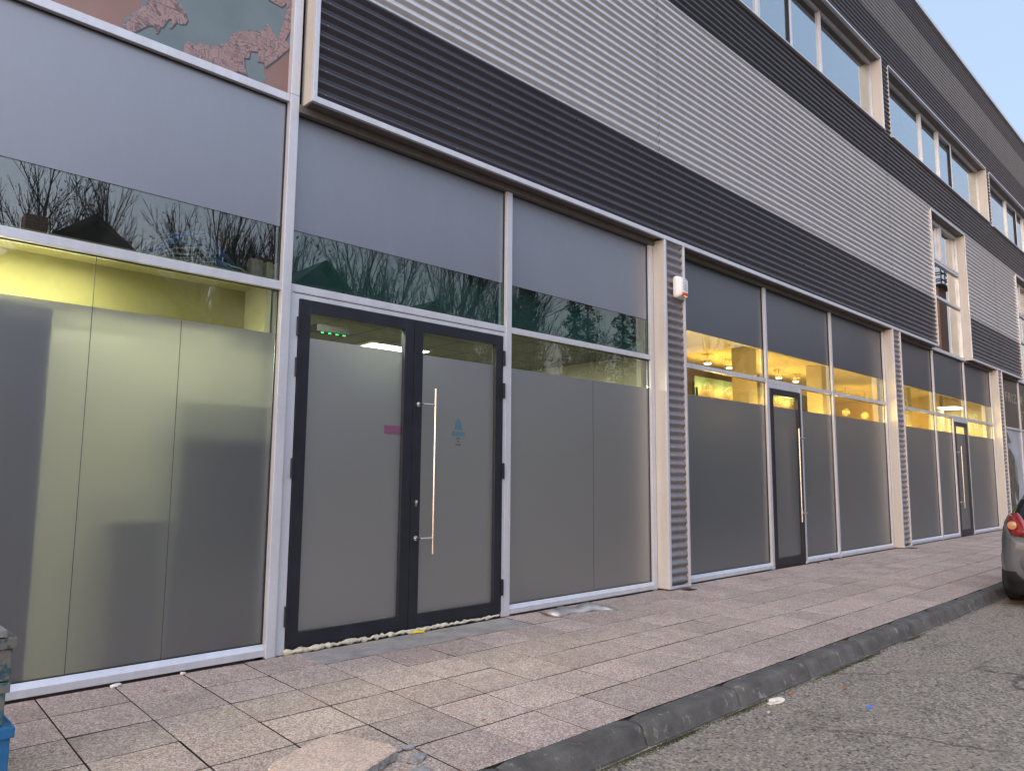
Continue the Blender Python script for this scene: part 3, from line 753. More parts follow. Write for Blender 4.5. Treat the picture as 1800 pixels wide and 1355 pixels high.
# light frame around the double door
fr = MB(); fr.box(3.021, 3.112, -.004, .06, .0, H_TR-.066, bev=.003); fr.box(5.592, 5.628, -.004, .06, .0, H_TR-.066, bev=.003); fr.box(3.112, 5.592, -.004, .06, 3.030, H_TR-.066, bev=.003)
fr.build('door_frame', M['alu'], B)
box('frame_groove', M['gasket'], B, 3.05, 5.6, -.006, .01, 3.072, 3.079)
dl = door_leaf('door_leaf', 3.118, 4.366, .055, 3.024, 'frost1', hinges=[3.108])
dr = door_leaf('door_leaf', 4.372, 5.588, .055, 3.024, 'frost1', handle_x=4.58, hx=4.435, hinges=[5.596])
lk = MB(); lk.lathe((4.430, -.013, 1.235), [(.017, 0), (.017, -.010), (.010, -.012)], 'Y', 14); lk.box(4.420, 4.440, -.021, -.012, 1.19, 1.235); lk.box(4.4275, 4.4325, -.045, -.021, 1.215, 1.24)
lk.build('lock', M['steel'], dr)
# stickers behind the frosting, read faintly
M['st_pink'] = film('sticker_pink', (.18, .075, .13), .1, 0, .08, .3); M['st_blue'] = film('sticker_blue', (.075, .17, .20), .1, 0, .08, .3); M['st_grey'] = film('sticker_grey', (.085, .12, .125), .1, 0, .08, .3)
box('pink_sticker', M['st_pink'], dl, 4.062, 4.252, .0195, .0215, 1.885, 1.965)
sb = MB(); sb.poly([(4.93, .0205, 1.965), (5.035, .0205, 1.965), (5.015, .0205, 2.045), (4.995, .0205, 2.075), (4.975, .0205, 2.078), (4.95, .0205, 2.04)])
sb.poly([(4.895, .0205, 1.90), (5.075, .0205, 1.90), (5.068, .0205, 1.945), (4.905, .0205, 1.945)]); sb.build('blue_sticker', M['st_blue'], dr)
sg = MB()
for z, wd in ((1.865, .05), (1.835, .035), (1.80, .07)): sg.box(4.985-wd/2, 4.985+wd/2, .0195, .0215, z, z+.016)
sg.build('small_print', M['st_grey'], dr)
# single doors
def single(x0, x1, side_x, hx, hx2, win):
    hbar_top = MB(); hbar_top.box(x0-.03, x1+.03, -.001, .075, 3.0, H_TR-.071, bev=.002); hbar_top.build('door_frame', M['alu'], B)
    d = door_leaf('door', x0, x1, .05, 2.995, 'frost2', handle_x=hx, hx=hx2)
    vbar(side_x, .07, -.004, .075, .0, H_TR-.071, 'mullion')
    a, b = win; sill(a, b); cell(a, b, .108, H_TR-.071, 'glass_lo', ((.109, H_FR, 'frost2'),))
    return d
single(11.80, 12.93, 12.975, 12.63, 12.875, (13.012, 14.366))
single(22.03, 23.18, 21.985, 22.14, 22.085, (20.60, 21.948))

# lettered bay beyond the third pillar: printed panels
for i, (a, b) in enumerate(((26.57, 29.45), (29.53, 32.2), (32.28, 34.8))):
    vbar(a-.04, .08, .0, .075, .0, H_SO); hbar(a, b, .0, .075, H_TR-.07, H_TR); sill(a, b)
    box('pane', M['glass_lo'], B, a, b, GY0, GY1, .108, H_TR-.07); box('pane', M['glass_lo'], B, a, b, GY0, GY1, H_TR, H_SO)
for i in range(3): vbar(37+2.6*i, .08, .0, .075, .0, H_SO)
box('pane', M['frost2'], B, 35.32, 43.6, .05, .058, .1, H_SO)
box('pane', M['frost2'], B, 44.1, 47.5, .05, .058, .1, H_SO)

# interiors
def room(x0, x1, zc, wall, ceil, depth, floor='floorin', y0=.20):
    box('interior_wall', M[wall], B, x0-.05, x0, y0, depth, 0, zc+.2); box('interior_wall', M[wall], B, x1, x1+.05, y0, depth, 0, zc+.2)
    box('interior_wall', M[wall], B, x0, x1, depth, depth+.1, 0, zc+.2)
    box('interior_ceiling', M[ceil], B, x0, x1, .085, depth, zc, zc+.03); box('interior_floor', M[floor], B, x0, x1, .085, depth, -.03, 0)
room(-1.0, 2.90, 3.16, 'roomwall', 'roomolive', 4.2)
box('interior_bulkhead', M['roomolive'], B, -1.0, 2.9, .62, .68, 2.66, 3.159)
room(3.05, 8.44, 3.17, 'roomwall', 'ceil1', 7.5)
room(9.0, 26.0, 4.05, 'roomyel', 'ceil2', 7.0)
box('interior_wall', M['wallin'], B, 26.5, 47, 1.0, 1.1, 0, 4.7)
box('ceiling_void', M['wallin'], B, .0, 8.44, 1.6, 1.7, 3.2, 4.8)
box('spandrel_panel', M['teal'], B, 3.06, 8.20, .16, .18, 3.2, 4.75)
box('interior_beam', M['roomyel'], B, 9.0, 17.2, .12, .32, 3.72, 4.7); box('interior_beam', M['roomyel'], B, 17.76, 26, .12, .32, 3.72, 4.7)
for x_ in (13.35, 16.72, 22.3, 25.2): box('interior_column', M['roomwall'], B, x_, x_+.34, 1.2, 1.55, 0, 4.04)
box('interior_partition', M['greenp'], B, 13.5, 20.5, 2.5, 2.56, 0, 3.60); box('interior_partition', M['gasket'], B, 13.56, 20.4, 2.46, 2.499, 2.9, 3.36)
for a, b in ((11.772, 11.801), (12.928, 12.942), (22.018, 22.031), (23.179, 23.214)): box('door_jamb', M['alu'], B, a, b, .001, .070, .0, 3.0)
for a, b in ((11.80, 12.93), (22.03, 23.18), (3.112, 5.592)): box('threshold', M['black'], B, a, b, .0, .06, -.01, .052)
# boards and cupboards stored right behind the frosted pane of the left bay
def stored(name, label, cat, *a): tag(box(name, M['box'], None, *a), label, cat)
stored('partition_board', 'dark board standing right behind the frosted left pane', 'board', -.2, 1.265, .075, .10, .0, 2.64)
stored('cupboard', 'blurred dark cupboard behind the frosted pane beside the double door', 'cupboard', 2.16, 2.88, .26, .6, .0, 2.14)
stored('low_cabinet', 'low dark cabinet, a faint shadow in the middle of the frosted left pane', 'cabinet', 1.72, 2.10, .34, .6, .0, 1.36)
# lamps inside (some of them unseen, added to brighten panes and ceilings)
def plight(name, loc, e, col=(1, .80, .42), r=.08):
    ld = bpy.data.lights.new(name, 'POINT'); ld.energy = e; ld.color = col; ld.shadow_soft_size = r
    lo = bpy.data.objects.new(name, ld); COL.objects.link(lo); lo.location = loc; return lo
def child_light(par, name, loc, e, col, r):
    lo = plight(name, loc, e, col, r); lo.parent = par; lo.location = Vector(loc)-WO[par.name]; return lo
def alight(par, loc, sx_, sy_, e, col):
    ld = bpy.data.lights.new('lamp_light', 'AREA'); ld.shape = 'RECTANGLE'; ld.size = sx_; ld.size_y = sy_; ld.energy = e; ld.color = col
    lo = bpy.data.objects.new('lamp_light', ld); COL.objects.link(lo); lo.parent = par; lo.location = Vector(loc)-WO[par.name]; return lo
t = empty('hanging_lamp', 'lamp glowing yellow behind the top of the left frosted pane', 'lamp', (.95, .34, 2.52))
MB().lathe((.95, .34, 2.44), [(.05, 0), (.10, .03), (.11, .06)], 'Z', 20).build('lamp_body', M['white'], t)
child_light(t, 'lamp_light', (.95, .30, 2.50), 11, (1, .86, .52), .08)
t = empty('ceiling_lamp', 'lamp in the far part of the room behind the left pane', 'lamp', (2.0, 2.6, 3.13))
MB().box(1.2, 2.8, 2.3, 2.9, 3.11, 3.158).build('lamp_body', M['white'], t)
alight(t, (2.0, 2.6, 3.10), 1.5, .5, 120, (1, .92, .74))
t = empty('ceiling_lamp', 'strip lamp close behind the top of the left pane', 'lamp', (1.15, .2, 3.13))
MB().box(.6, 1.7, .14, .26, 3.12, 3.158).build('lamp_body', M['white'], t)
MB().box(1.3, 2.85, .52, .615, 2.70, 2.74).build('lower_strip', M['white'], t)
alight(t, (2.05, .57, 2.695), 1.5, .08, 20, (1, .93, .74))
alight(t, (1.15, .20, 3.115), 1.0, .10, 6, (1, .90, .62))
t = empty('fluorescent_panel', 'bright white ceiling panel seen through the clear strip of the left door leaf', 'ceiling lamp', (5.65, 2.35, 3.14))
MB().box(5.18, 6.12, 1.95, 2.65, 3.145, 3.169).build('lamp_body', M['white'], t); MB().box(5.21, 6.09, 1.98, 2.62, 3.138, 3.1445).build('diffuser', M['panel_on'], t)
alight(t, (5.65, 2.30, 3.13), .8, .55, 75, (1, .96, .84))
t = empty('ceiling_lamp', 'added unseen ceiling lamp whose glow fills the left door leaf', 'ceiling lamp', (3.75, .22, 3.14))  # added lamp, hidden above the door, brightens the film of the left leaf
MB().box(3.3, 4.2, .13, .32, 3.150, 3.169).build('lamp_body', M['white'], t)
alight(t, (3.75, .22, 3.145), .8, .14, 24, (1, .95, .80))
# exit light / LED display over the entrance
t = empty('led_display', 'small dark ceiling unit with four green lights behind the left door leaf', 'led sign', (3.95, .95, 2.93))
MB().box(3.78, 4.16, .86, 1.0, 2.955, 3.03, bev=.005).build('housing', M['gasket'], t)
for k in range(4): MB().box(3.825+k*.085, 3.855+k*.085, .852, .858, 2.935, 2.947).build('green_light', M['greenled'], t)
def downlight(x, y, lab, e):
    t = empty('downlight', lab, 'ceiling lamp', (x, y, 4.04), 'downlights under the warm yellow ceilings')
    MB().lathe((x, y, 3.86), [(.012, .19), (.012, .09), (.13, .085), (.13, .075), (.07, .06), (.08, .0)], 'Z', 18).build('shade', M['white'], t, smooth=True)
    MB().lathe((x, y, 3.845), [(.065, .013), (.065, 0)], 'Z', 16).build('bulb', M['bulb'], t)
    if e: child_light(t, 'lamp_light', (x, y, 3.35), e, (1, .50, .115), .10)
NUM_ = ['first', 'second', 'third', 'fourth', 'fifth', 'sixth', 'seventh']
ORD = ['first', 'second', 'third', 'fourth', 'fifth', 'sixth']
for k, (x, y) in enumerate(((13.7, 2.3), (14.6, 2.3), (15.4, 2.3), (16.9, 2.3), (17.8, 2.3))):
    downlight(x, y, ORD[k]+' lit downlight from the left behind the middle shopfront', 17)
for k, (x, y) in enumerate(((21.6, 2.6), (23.0, 2.6), (24.6, 2.6))):  # extra downlights out of sight, added to spread the light along the hall
    downlight(x, y, ORD[k]+' unseen downlight from the left, added behind the far shopfront', 15)
for k, x in enumerate((9.9, 11.6, 14.1, 16.3, 19.2, 22.0, 24.6)):  # row added below the film's top edge to light the ceiling evenly
    t = empty('low_fill_lamp', NUM_[k]+' from the left of the lamps added behind the frosted shopfront to light its ceiling', 'lamp', (x, .8, 2.4), 'lamps added behind the frosted glass')
    MB().lathe((x, .8, 2.38), [(.04, 0), (.09, .02), (.10, .05)], 'Z', 16).build('lamp_bowl', M['white'], t, smooth=True)
    child_light(t, 'lamp_light', (x, .8, 2.52), 26, (1, .58, .17), .08)
t = empty('square_ceiling_light', 'square pale light behind the top right pane of the far shopfront', 'ceiling lamp', (25.2, .9, 3.6))
MB().box(24.7, 25.7, .6, 1.2, 3.62, 3.66).build('lamp_body', M['white'], t); MB().box(24.75, 25.65, .65, 1.15, 3.605, 3.619).build('diffuser', M['panel_on'], t)
# cables lying in the ceiling void
t = empty('cable_bundle', 'blue and white cables coiled behind the clear strip above the left pane', 'cables', (2.3, .35, 3.2))
rnd = random.Random(21)
for k in range(9):
    x0, x1 = rnd.uniform(1.75, 2.1), rnd.uniform(2.55, 2.85); hgt = rnd.uniform(.08, .30); y = rnd.uniform(.16, .5)
    pts = [(x0+(x1-x0)*u/14, y+.10*math.sin(u*.5+k), 3.20+hgt*math.sin(PI*u/14)+.01*math.sin(u*1.7+k)) for u in range(15)]
    MB().tube(pts, .007 if k % 3 else .018, 6).build('cable', M['cableb' if k % 3 == 0 else 'cable'], t, smooth='all')
box('junction_box', M['stone'], t, 2.76, 2.86, .20, .30, 3.2, 3.36)

# ------------------------------------------------------------------ mural print and lettering
def fy(px, py, y):
    v = fw*FPX + RT*(px-900) + UP*(677.5-py); s = (y-CAMPOS.y)/v.y; p = CAMPOS+v*s; return (p.x, y, p.z)
def S(pts, y, k=5.4545, ox=200): return [fy(ox+a/k, b/k, y) for a, b in pts]
mu = empty('mural_print', 'large printed picture of torn pink cloth over pale teal, above the left pane', 'mural', (1.6, .03, 4.87))
teal = S([(380,-330),(900,-480),(1500,-300),(1740,-100),(1722,470),(1600,480),(1480,520),(1440,610),(1440,720),(1470,735),(1430,800),(1290,740),(1150,720),(1140,690),(900,590),(640,520),(420,410),(300,390),(200,330),(110,300),(70,260),(100,180),(250,80)], .0385)
MB().poly(teal).build('teal_field', M['pr_teal'], mu)
def cloth(pts, lift):
    P = S(pts, .0365-lift)
    sh = [(x+.010, .0378-lift*.3, z-.012) for x, y, z in P]; MB().poly(sh).build('cloth_shadow', M['pr_edge'], mu)
    MB().poly(P).build('torn_cloth', M['pr_cloth'], mu)
cloth([(380,-120),(300,60),(245,75),(240,100),(160,150),(165,165),(80,235),(175,330),(200,310),(240,290),(330,245),(375,250),(400,320),(420,320),(450,260),(470,265),(530,180),(560,190),(555,240),(525,258),(545,275),(580,240),(600,215),(640,235),(690,232),(712,190),(685,120),(640,50),(600,0),(560,-120)], .0)
cloth([(660,520),(680,410),(720,400),(800,450),(820,375),(870,430),(980,450),(1040,420),(1100,410),(1130,330),(1180,310),(1300,290),(1420,300),(1470,225),(1520,300),(1570,380),(1640,380),(1700,450),(1620,520),(1560,570),(1450,650),(1440,600),(1370,590),(1390,500),(1310,490),(1300,560),(1250,560),(1255,650),(1280,720),(1200,690),(1100,690),(900,600)], .0008)
cloth([(1480,0),(1610,70),(1660,30),(1650,150),(1600,290),(1565,370),(1640,390),(1690,300),(1722,140),(1735,-60),(1500,-80)], .0016)

sg = empty('shop_print', 'dark printed shop panels with pale letters beyond the far pillar', 'sign', (28, .03, .1))
for a, b in ((26.62, 29.44), (29.54, 32.19)):
    box('dark_panel', M['pr_blackp'], sg, a, b, .036, .046, H_TR+.01, H_SO-.01); box('pale_panel', M['pr_pale'], sg, a, b, .036, .046, .115, H_TR-.08)
def text(body, x, z, size, wd):
    cu = bpy.data.curves.new('lettering', 'FONT'); cu.body = body; cu.size = size; cu.extrude = .002; cu.space_character = 1.1
    o = bpy.data.objects.new('lettering', cu); COL.objects.link(o)
    bpy.context.view_layer.update()
    me = bpy.data.meshes.new_from_object(o); bpy.data.objects.remove(o); bpy.data.curves.remove(cu)
    xs = [v.co.x for v in me.vertices]; k = wd/(max(xs)-min(xs))
    for v in me.vertices: v.co = Vector((v.co.x*k, -v.co.z, v.co.y))
    me.materials.append(M['letter']); o = bpy.data.objects.new('lettering', me); COL.objects.link(o)
    o.parent = sg; o.location = Vector((x, .0335, z))-WO[sg.name]; return o
text('FRIZER', 27.72, 3.98, .44, 2.35); text('ST', 29.60, 3.47, .44, .75)
def flat(name, mat, pts, y): MB().poly([(x, y, z) for x, z in pts]).build(name, M[mat], sg)
flat('printed_coat', 'pr_coat', [(26.75, .2), (26.72, 1.6), (26.85, 2.25), (27.1, 2.42), (27.5, 2.55), (27.9, 2.45), (28.35, 2.25), (28.6, 1.8), (28.75, 1.2), (28.55, .75), (28.3, .9), (28.1, 1.2), (28.25, .6), (28.0, .15), (27.55, .15), (27.35, 1.0), (27.2, .15)], .0345)
flat('printed_face', 'pr_skinprint', [(27.25, 2.40), (27.2, 2.70), (27.7, 2.72), (27.75, 2.45), (27.5, 2.32)], .0335)
flat('printed_cap', 'pr_coat', [(27.05, 2.66), (27.1, 2.92), (27.4, 3.02), (27.75, 2.96), (27.92, 2.78), (28.1, 2.66), (27.85, 2.63)], .0325)
flat('printed_hair', 'pr_skinprint', [(26.65, 3.3), (26.65, 4.65), (26.85, 4.4), (27.0, 3.9), (27.2, 3.5), (27.3, 3.2), (26.9, 3.2)], .0325)
flat('printed_arm', 'pr_skinprint', [(28.35, 2.05), (28.65, 1.9), (28.7, 1.35), (28.5, 1.3), (28.35, 1.55)], .0325)

# ------------------------------------------------------------------ things on the front
t = empty('alarm_siren', 'white alarm siren with a red strobe on the first corrugated pillar', 'siren', (8.80, -.19, 4.0))
b = MB(); cs = [(0, .118, -.006), (.03, .125, 0), (.07, .118, .0), (.10, .098, -.004), (.118, .075, -.012)]
rings = []
for dy, hw, _ in cs:
    ring = []
    for k in range(20):
        a = 2*PI*k/20; ca, sa = math.cos(a), math.sin(a)
        ring.append(b.bm.verts.new((8.815+hw*math.copysign(abs(ca)**.28, ca), -.178-dy, 4.135+(hw*1.28)*math.copysign(abs(sa)**.28, sa))))
    rings.append(ring)
for i in range(len(rings)-1):
    for k in range(20): b.bm.faces.new((rings[i][k], rings[i][(k+1) % 20], rings[i+1][(k+1) % 20], rings[i+1][k]))
b.bm.faces.new(rings[0]); b.bm.faces.new(rings[-1]); bmesh.ops.recalc_face_normals(b.bm, faces=b.bm.faces[:])
b.build('siren_housing', M['white'], t, smooth=True)
MB().box(8.755, 8.878, -.305, -.262, 4.0, 4.052, bev=.010).build('strobe_lens', M['red'], t)
g_ = MB()
for k in range(7): g_.box(8.765, 8.865, -.2985, -.294, 4.085+k*.020, 4.091+k*.020)
g_.build('sound_slots', simple('slot_grey', (.25, .26, .30), .6), t)
M['palepink'] = simple('faded_label', (.62, .46, .48), .5)
box('label_patch', M['palepink'], t, 8.775, 8.86, -.2978, -.294, 4.228, 4.248)
# thin stray wire on the mullion right of the door
tag(MB().tube([(5.672+.02*math.sin(k*1.3), -.016-.008*(1+math.cos(k*.9)), .9+.05*k) for k in range(13)], .0016, 5).build('loose_wire', M['paper'], None, smooth='all'), 'thin pale wire curling on the mullion right of the double door', 'wire')
# foam bead under the doors
b = MB(); rnd = random.Random(4); x = 3.10; pts = []; rs = []
while x < 5.60:
    fall = 1-.5*(x-3.1)/2.5
    pts.append((x, -.008-rnd.uniform(0, .022)*fall, .020+rnd.uniform(-.006, .009))); rs.append((.008+.021*rnd.random()**1.6)*fall+.004); x += .018+.03*rnd.random()
b.tube(pts, rs, 10); tag(b.build('foam_bead', M['foam'], None, smooth='all'), 'lumpy cream expanding foam squeezed out under the double door', 'foam')
# yellow wedge
b = MB(); b.poly([(4.36, -.035, .004), (4.52, -.075, .004), (4.53, -.058, .004), (4.44, -.030, .004), (4.44, -.008, .004), (4.41, -.012, .004), (4.39, -.024, .004)], (0, 0, .016)); b.box(4.425, 4.50, -.03, -.012, .004, .03, bev=.002)
tag(b.build('plastic_wedge', M['yellow'], None), 'small yellow plastic wedge under the middle of the double door', 'wedge')
# bent strip of sheet metal
rows = []
PX = [(6.02,-.20,.0),(6.00,-.27,.035),(6.03,-.33,.055),(6.10,-.355,.050),(6.17,-.33,.035),(6.24,-.30,.042),(6.32,-.285,.052),(6.40,-.30,.040),(6.47,-.335,.024),(6.58,-.34,.050),(6.70,-.36,.056),(6.80,-.42,.035),(6.86,-.50,.012)]
for i, (x, y, z) in enumerate(PX): rows.append([(x+.01*math.sin(i), y-.095, max(.001, z-.045+.014*math.sin(i*1.7))), (x, y, z+.012), (x+.006*math.cos(i), y+.07, max(.002, z+.006+.016*math.cos(i*1.3)))])
b = MB().sheet(rows); o = b.build('bent_metal_strip', M['scrapmetal'], None, smooth='all'); tag(o, 'crumpled strip of shiny sheet metal lying on the paving by the sill', 'metal strip')
sm = o.modifiers.new('thick', 'SOLIDIFY'); sm.thickness = .0015
# drain holes at the pillar feet
for k, (x, y, lab) in enumerate(((8.80, -.275, 'small square rusty drain hole at the foot of the first pillar'), (17.55, -.27, 'small dark drain hole at the foot of the second pillar'))):
    t = empty('drain_cover', lab, 'drain', (x, y, 0))
    MB().box(x-.10, x+.10, y-.07, y+.07, .001, .0045).build('plate', M['gasket'], t)
    g_ = MB(); [g_.box(x-.09, x+.09, y-.055+.03*i, y-.047+.03*i, .0045, .008) for i in range(4)]; g_.build('grating', simple('rusty_iron_%d' % k, (.09, .045, .03), .8, .3), t)

# loose slab lying across the paving and its broken core
def slab():
    out = [(-.27, -.215), (.22, -.235), (.262, -.16), (.268, .10), (.245, .205), (.13, .232), (-.20, .238), (-.262, .215), (-.275, .02)]
    rnd = random.Random(8); pts = []
    for i in range(len(out)):
        a, c = Vector(out[i]), Vector(out[(i+1) % len(out)])
        n = max(2, int((c-a).length/.03))
        for k in range(n):
            p = a.lerp(c, k/n); pts.append((p.x+rnd.uniform(-.004, .004), p.y+rnd.uniform(-.004, .004)))
    o = empty('loose_slab', 'loose warm-toned paving slab with a broken grey edge lying on the pavement', 'paving slab', (2.154, -2.41, .004), rotz=math.radians(23))
    bm = bmesh.new()
    top = [bm.verts.new((x*.985, y*.985, .052)) for x, y in pts]; mid = [bm.verts.new((x, y, .046)) for x, y in pts]; bot = [bm.verts.new((x*.985+rnd.uniform(-.006, .003), y*.985+rnd.uniform(-.006, .006), .0)) for x, y in pts]
    ff = [bm.faces.new(top)]
    n = len(pts)
    for i in range(n):
        j = (i+1) % n; bm.faces.new((mid[i], mid[j], top[j], top[i]))
        f = bm.faces.new((bot[i], bot[j], mid[j], mid[i])); f.material_index = 1
    bm.faces.new(list(reversed(bot))).material_index = 1
    b = MB(); b.bm.free(); b.bm = bm; s_ = b.build('slab_body', [M['pavewarm'], M['stone']], None, loc=(0, 0, 0)); s_.parent = o
    return o
sl = slab(); sl.rotation_euler = (math.radians(1.6), math.radians(-1.2), math.radians(23)); sl.location.z = .010
def rock(name, c, s, mat, lab, cat, seed, rotz=0):
    jl, jh = (.45, 1.35) if cat == 'litter' else (.78, 1.12)
    rnd = random.Random(seed); bm = bmesh.new(); bmesh.ops.create_icosphere(bm, subdivisions=2, radius=1)
    for v in bm.verts:
        v.co = Vector((v.co.x*s[0], v.co.y*s[1], v.co.z*s[2]))*rnd.uniform(jl, jh)
        v.co.z = max(v.co.z, -s[2]*.5)
    bmesh.ops.rotate(bm, verts=bm.verts[:], cent=(0, 0, 0), matrix=Matrix.Rotation(rotz, 3, 'Z'))
    bmesh.ops.translate(bm, verts=bm.verts[:], vec=Vector(c)+Vector((0, 0, s[2]*.5)))
    b = MB(); b.bm.free(); b.bm = bm; return tag(b.build(name, mat, None), lab, cat)
rock('stone_fragment', (2.53, -2.60, .002), (.075, .045, .016), M['stone'], 'larger grey concrete fragment beside the loose slab', 'fragment', 1, .4)
rock('stone_fragment', (2.44, -2.74, .002), (.06, .05, .014), M['stone'], 'smaller grey concrete fragment nearest the kerb end of the loose slab', 'fragment', 2)
rock('stone_fragment', (2.60, -2.44, .002), (.035, .028, .014), M['stone'], 'thumb-sized grey chip behind the loose slab', 'fragment', 3)
rock('plaster_crumb', (1.80, -.075, .002), (.045, .022, .016), M['white'], 'white plaster crumb at the foot of the left pane', 'crumb', 4, .2)
rock('plaster_crumb', (2.27, -.055, .002), (.022, .016, .012), M['paper'], 'small dull crumb by the sill of the left pane', 'crumb', 5)
rock('paper_scrap', (5.28, -3.225, -.119), (.085, .035, .022), M['paper'], 'crumpled white paper scrap in the gutter below the kerb', 'litter', 6, -.25)
rock('paper_scrap', (5.04, -3.30, -.119), (.03, .010, .005), M['paper'], 'small white shred on the road by the kerb', 'litter', 9, .3)
rock('orange_scrap', (5.58, -3.20, -.119), (.042, .010, .008), M['orange'], 'orange splinter lying in the gutter', 'litter', 7, -.3)
rock('blue_scrap', (5.69, -3.73, -.121), (.040, .022, .006), M['bluep'], 'blue plastic scrap on the asphalt', 'litter', 8, .2)
rock('orange_scrap', (6.05, -3.42, -.121), (.022, .014, .009), M['orange'], 'reddish pebble of brick on the asphalt near the kerb', 'litter', 12, .2)
def leaf(x, y, z, s, a, mat, lab):
    P = [(-1, 0), (-.5, .35), (.1, .42), (.7, .22), (1.1, 0), (.6, -.25), (0, -.4), (-.6, -.3)]
    b = MB(); c = b.bm.verts.new((x, y, z+.25*s)); vs = [b.bm.verts.new((x+s*(u*math.cos(a)-v*math.sin(a)), y+s*(u*math.sin(a)+v*math.cos(a)), z+.12*s*abs(v)+.1*s*(u*u))) for u, v in P]
    for i in range(len(vs)): b.bm.faces.new((c, vs[i], vs[(i+1) % len(vs)]))
    tag(b.build('fallen_leaf', M[mat], None), lab, 'leaf')
leaf(2.13, -1.137, .002, .022, .4, 'leaf', 'small yellow-green leaf on the paving in front of the left pane')
leaf(2.02, -.40, .002, .020, 1.4, 'orange', 'brown leaf by a paving joint near the left pane')
leaf(3.22, -2.36, .002, .026, .1, 'orange', 'dry brown leaf on a paving joint near the loose slab')
leaf(13.2, -.10, .002, .05, .1, 'twigleaf', 'dark leaf at the foot of the first single door')
rock('black_pebble', (13.85, -.06, .003), (.05, .035, .03), M['gasket'], 'black lump on the sill beside the first single door', 'pebble', 31)

# crates at the left edge
def crate(x0, y0, z0, w_, d, h, mat, lab, cat='crate', lid=False):
    t = empty('crate', lab, cat, (x0+w_/2, y0+d/2, z0), 'crates stacked at the left edge')
    b = MB(); b.box(x0, x0+w_, y0, y0+d, z0, z0+h-.004, bev=.006); b.build('crate_body', mat, t)
    b = MB(); b.box(x0-.014, x0+w_+.014, y0-.014, y0+.0, z0+h-.055, z0+h-.005, bev=.004); b.box(x0+w_, x0+w_+.014, y0, y0+d, z0+h-.055, z0+h-.005, bev=.004); b.build('rim', mat, t)
    b = MB()
    for k in range(3): b.box(x0+.04+k*w_*.33, x0+.055+k*w_*.33, y0-.009, y0, z0+.01, z0+h-.056)
    b.build('rib', mat, t); return t
def worn(name, base, under):
    mt, nt, o = newmat(name); g = G(nt)
    c = g.ramp(g.noise(14, 6, None, .7), [(.44, base), (.52, under), (.75, tuple(x*.7 for x in under))]); c = g.mix(g.noise(4, 4), c, base)
    pbsdf(g, o, c, .6, 0, g.bump(g.noise(30, 4), .5, .006)); return mt
crate(.42, -1.60, .0, .46, .5, .30, worn('crate_blue', (.01, .10, .24), (.015, .13, .30)), 'bright blue crate at the bottom of the stack')
crate(.40, -1.58, .302, .45, .46, .205, worn('crate_teal', (.02, .09, .12), (.22, .17, .11)), 'worn teal crate in the middle of the stack')
crate(.41, -1.60, .509, .45, .48, .205, worn('crate_dark', (.015, .06, .075), (.24, .18, .13)), 'peeling dark teal crate on top of the stack')
t = tag(box('board', simple('grey_board', (.22, .21, .20), .8, 0, .3, 12), None, .40, .83, -1.62, -1.2, .716, .748, bev=.004), 'dull grey board lying on top of the crate stack', 'board')

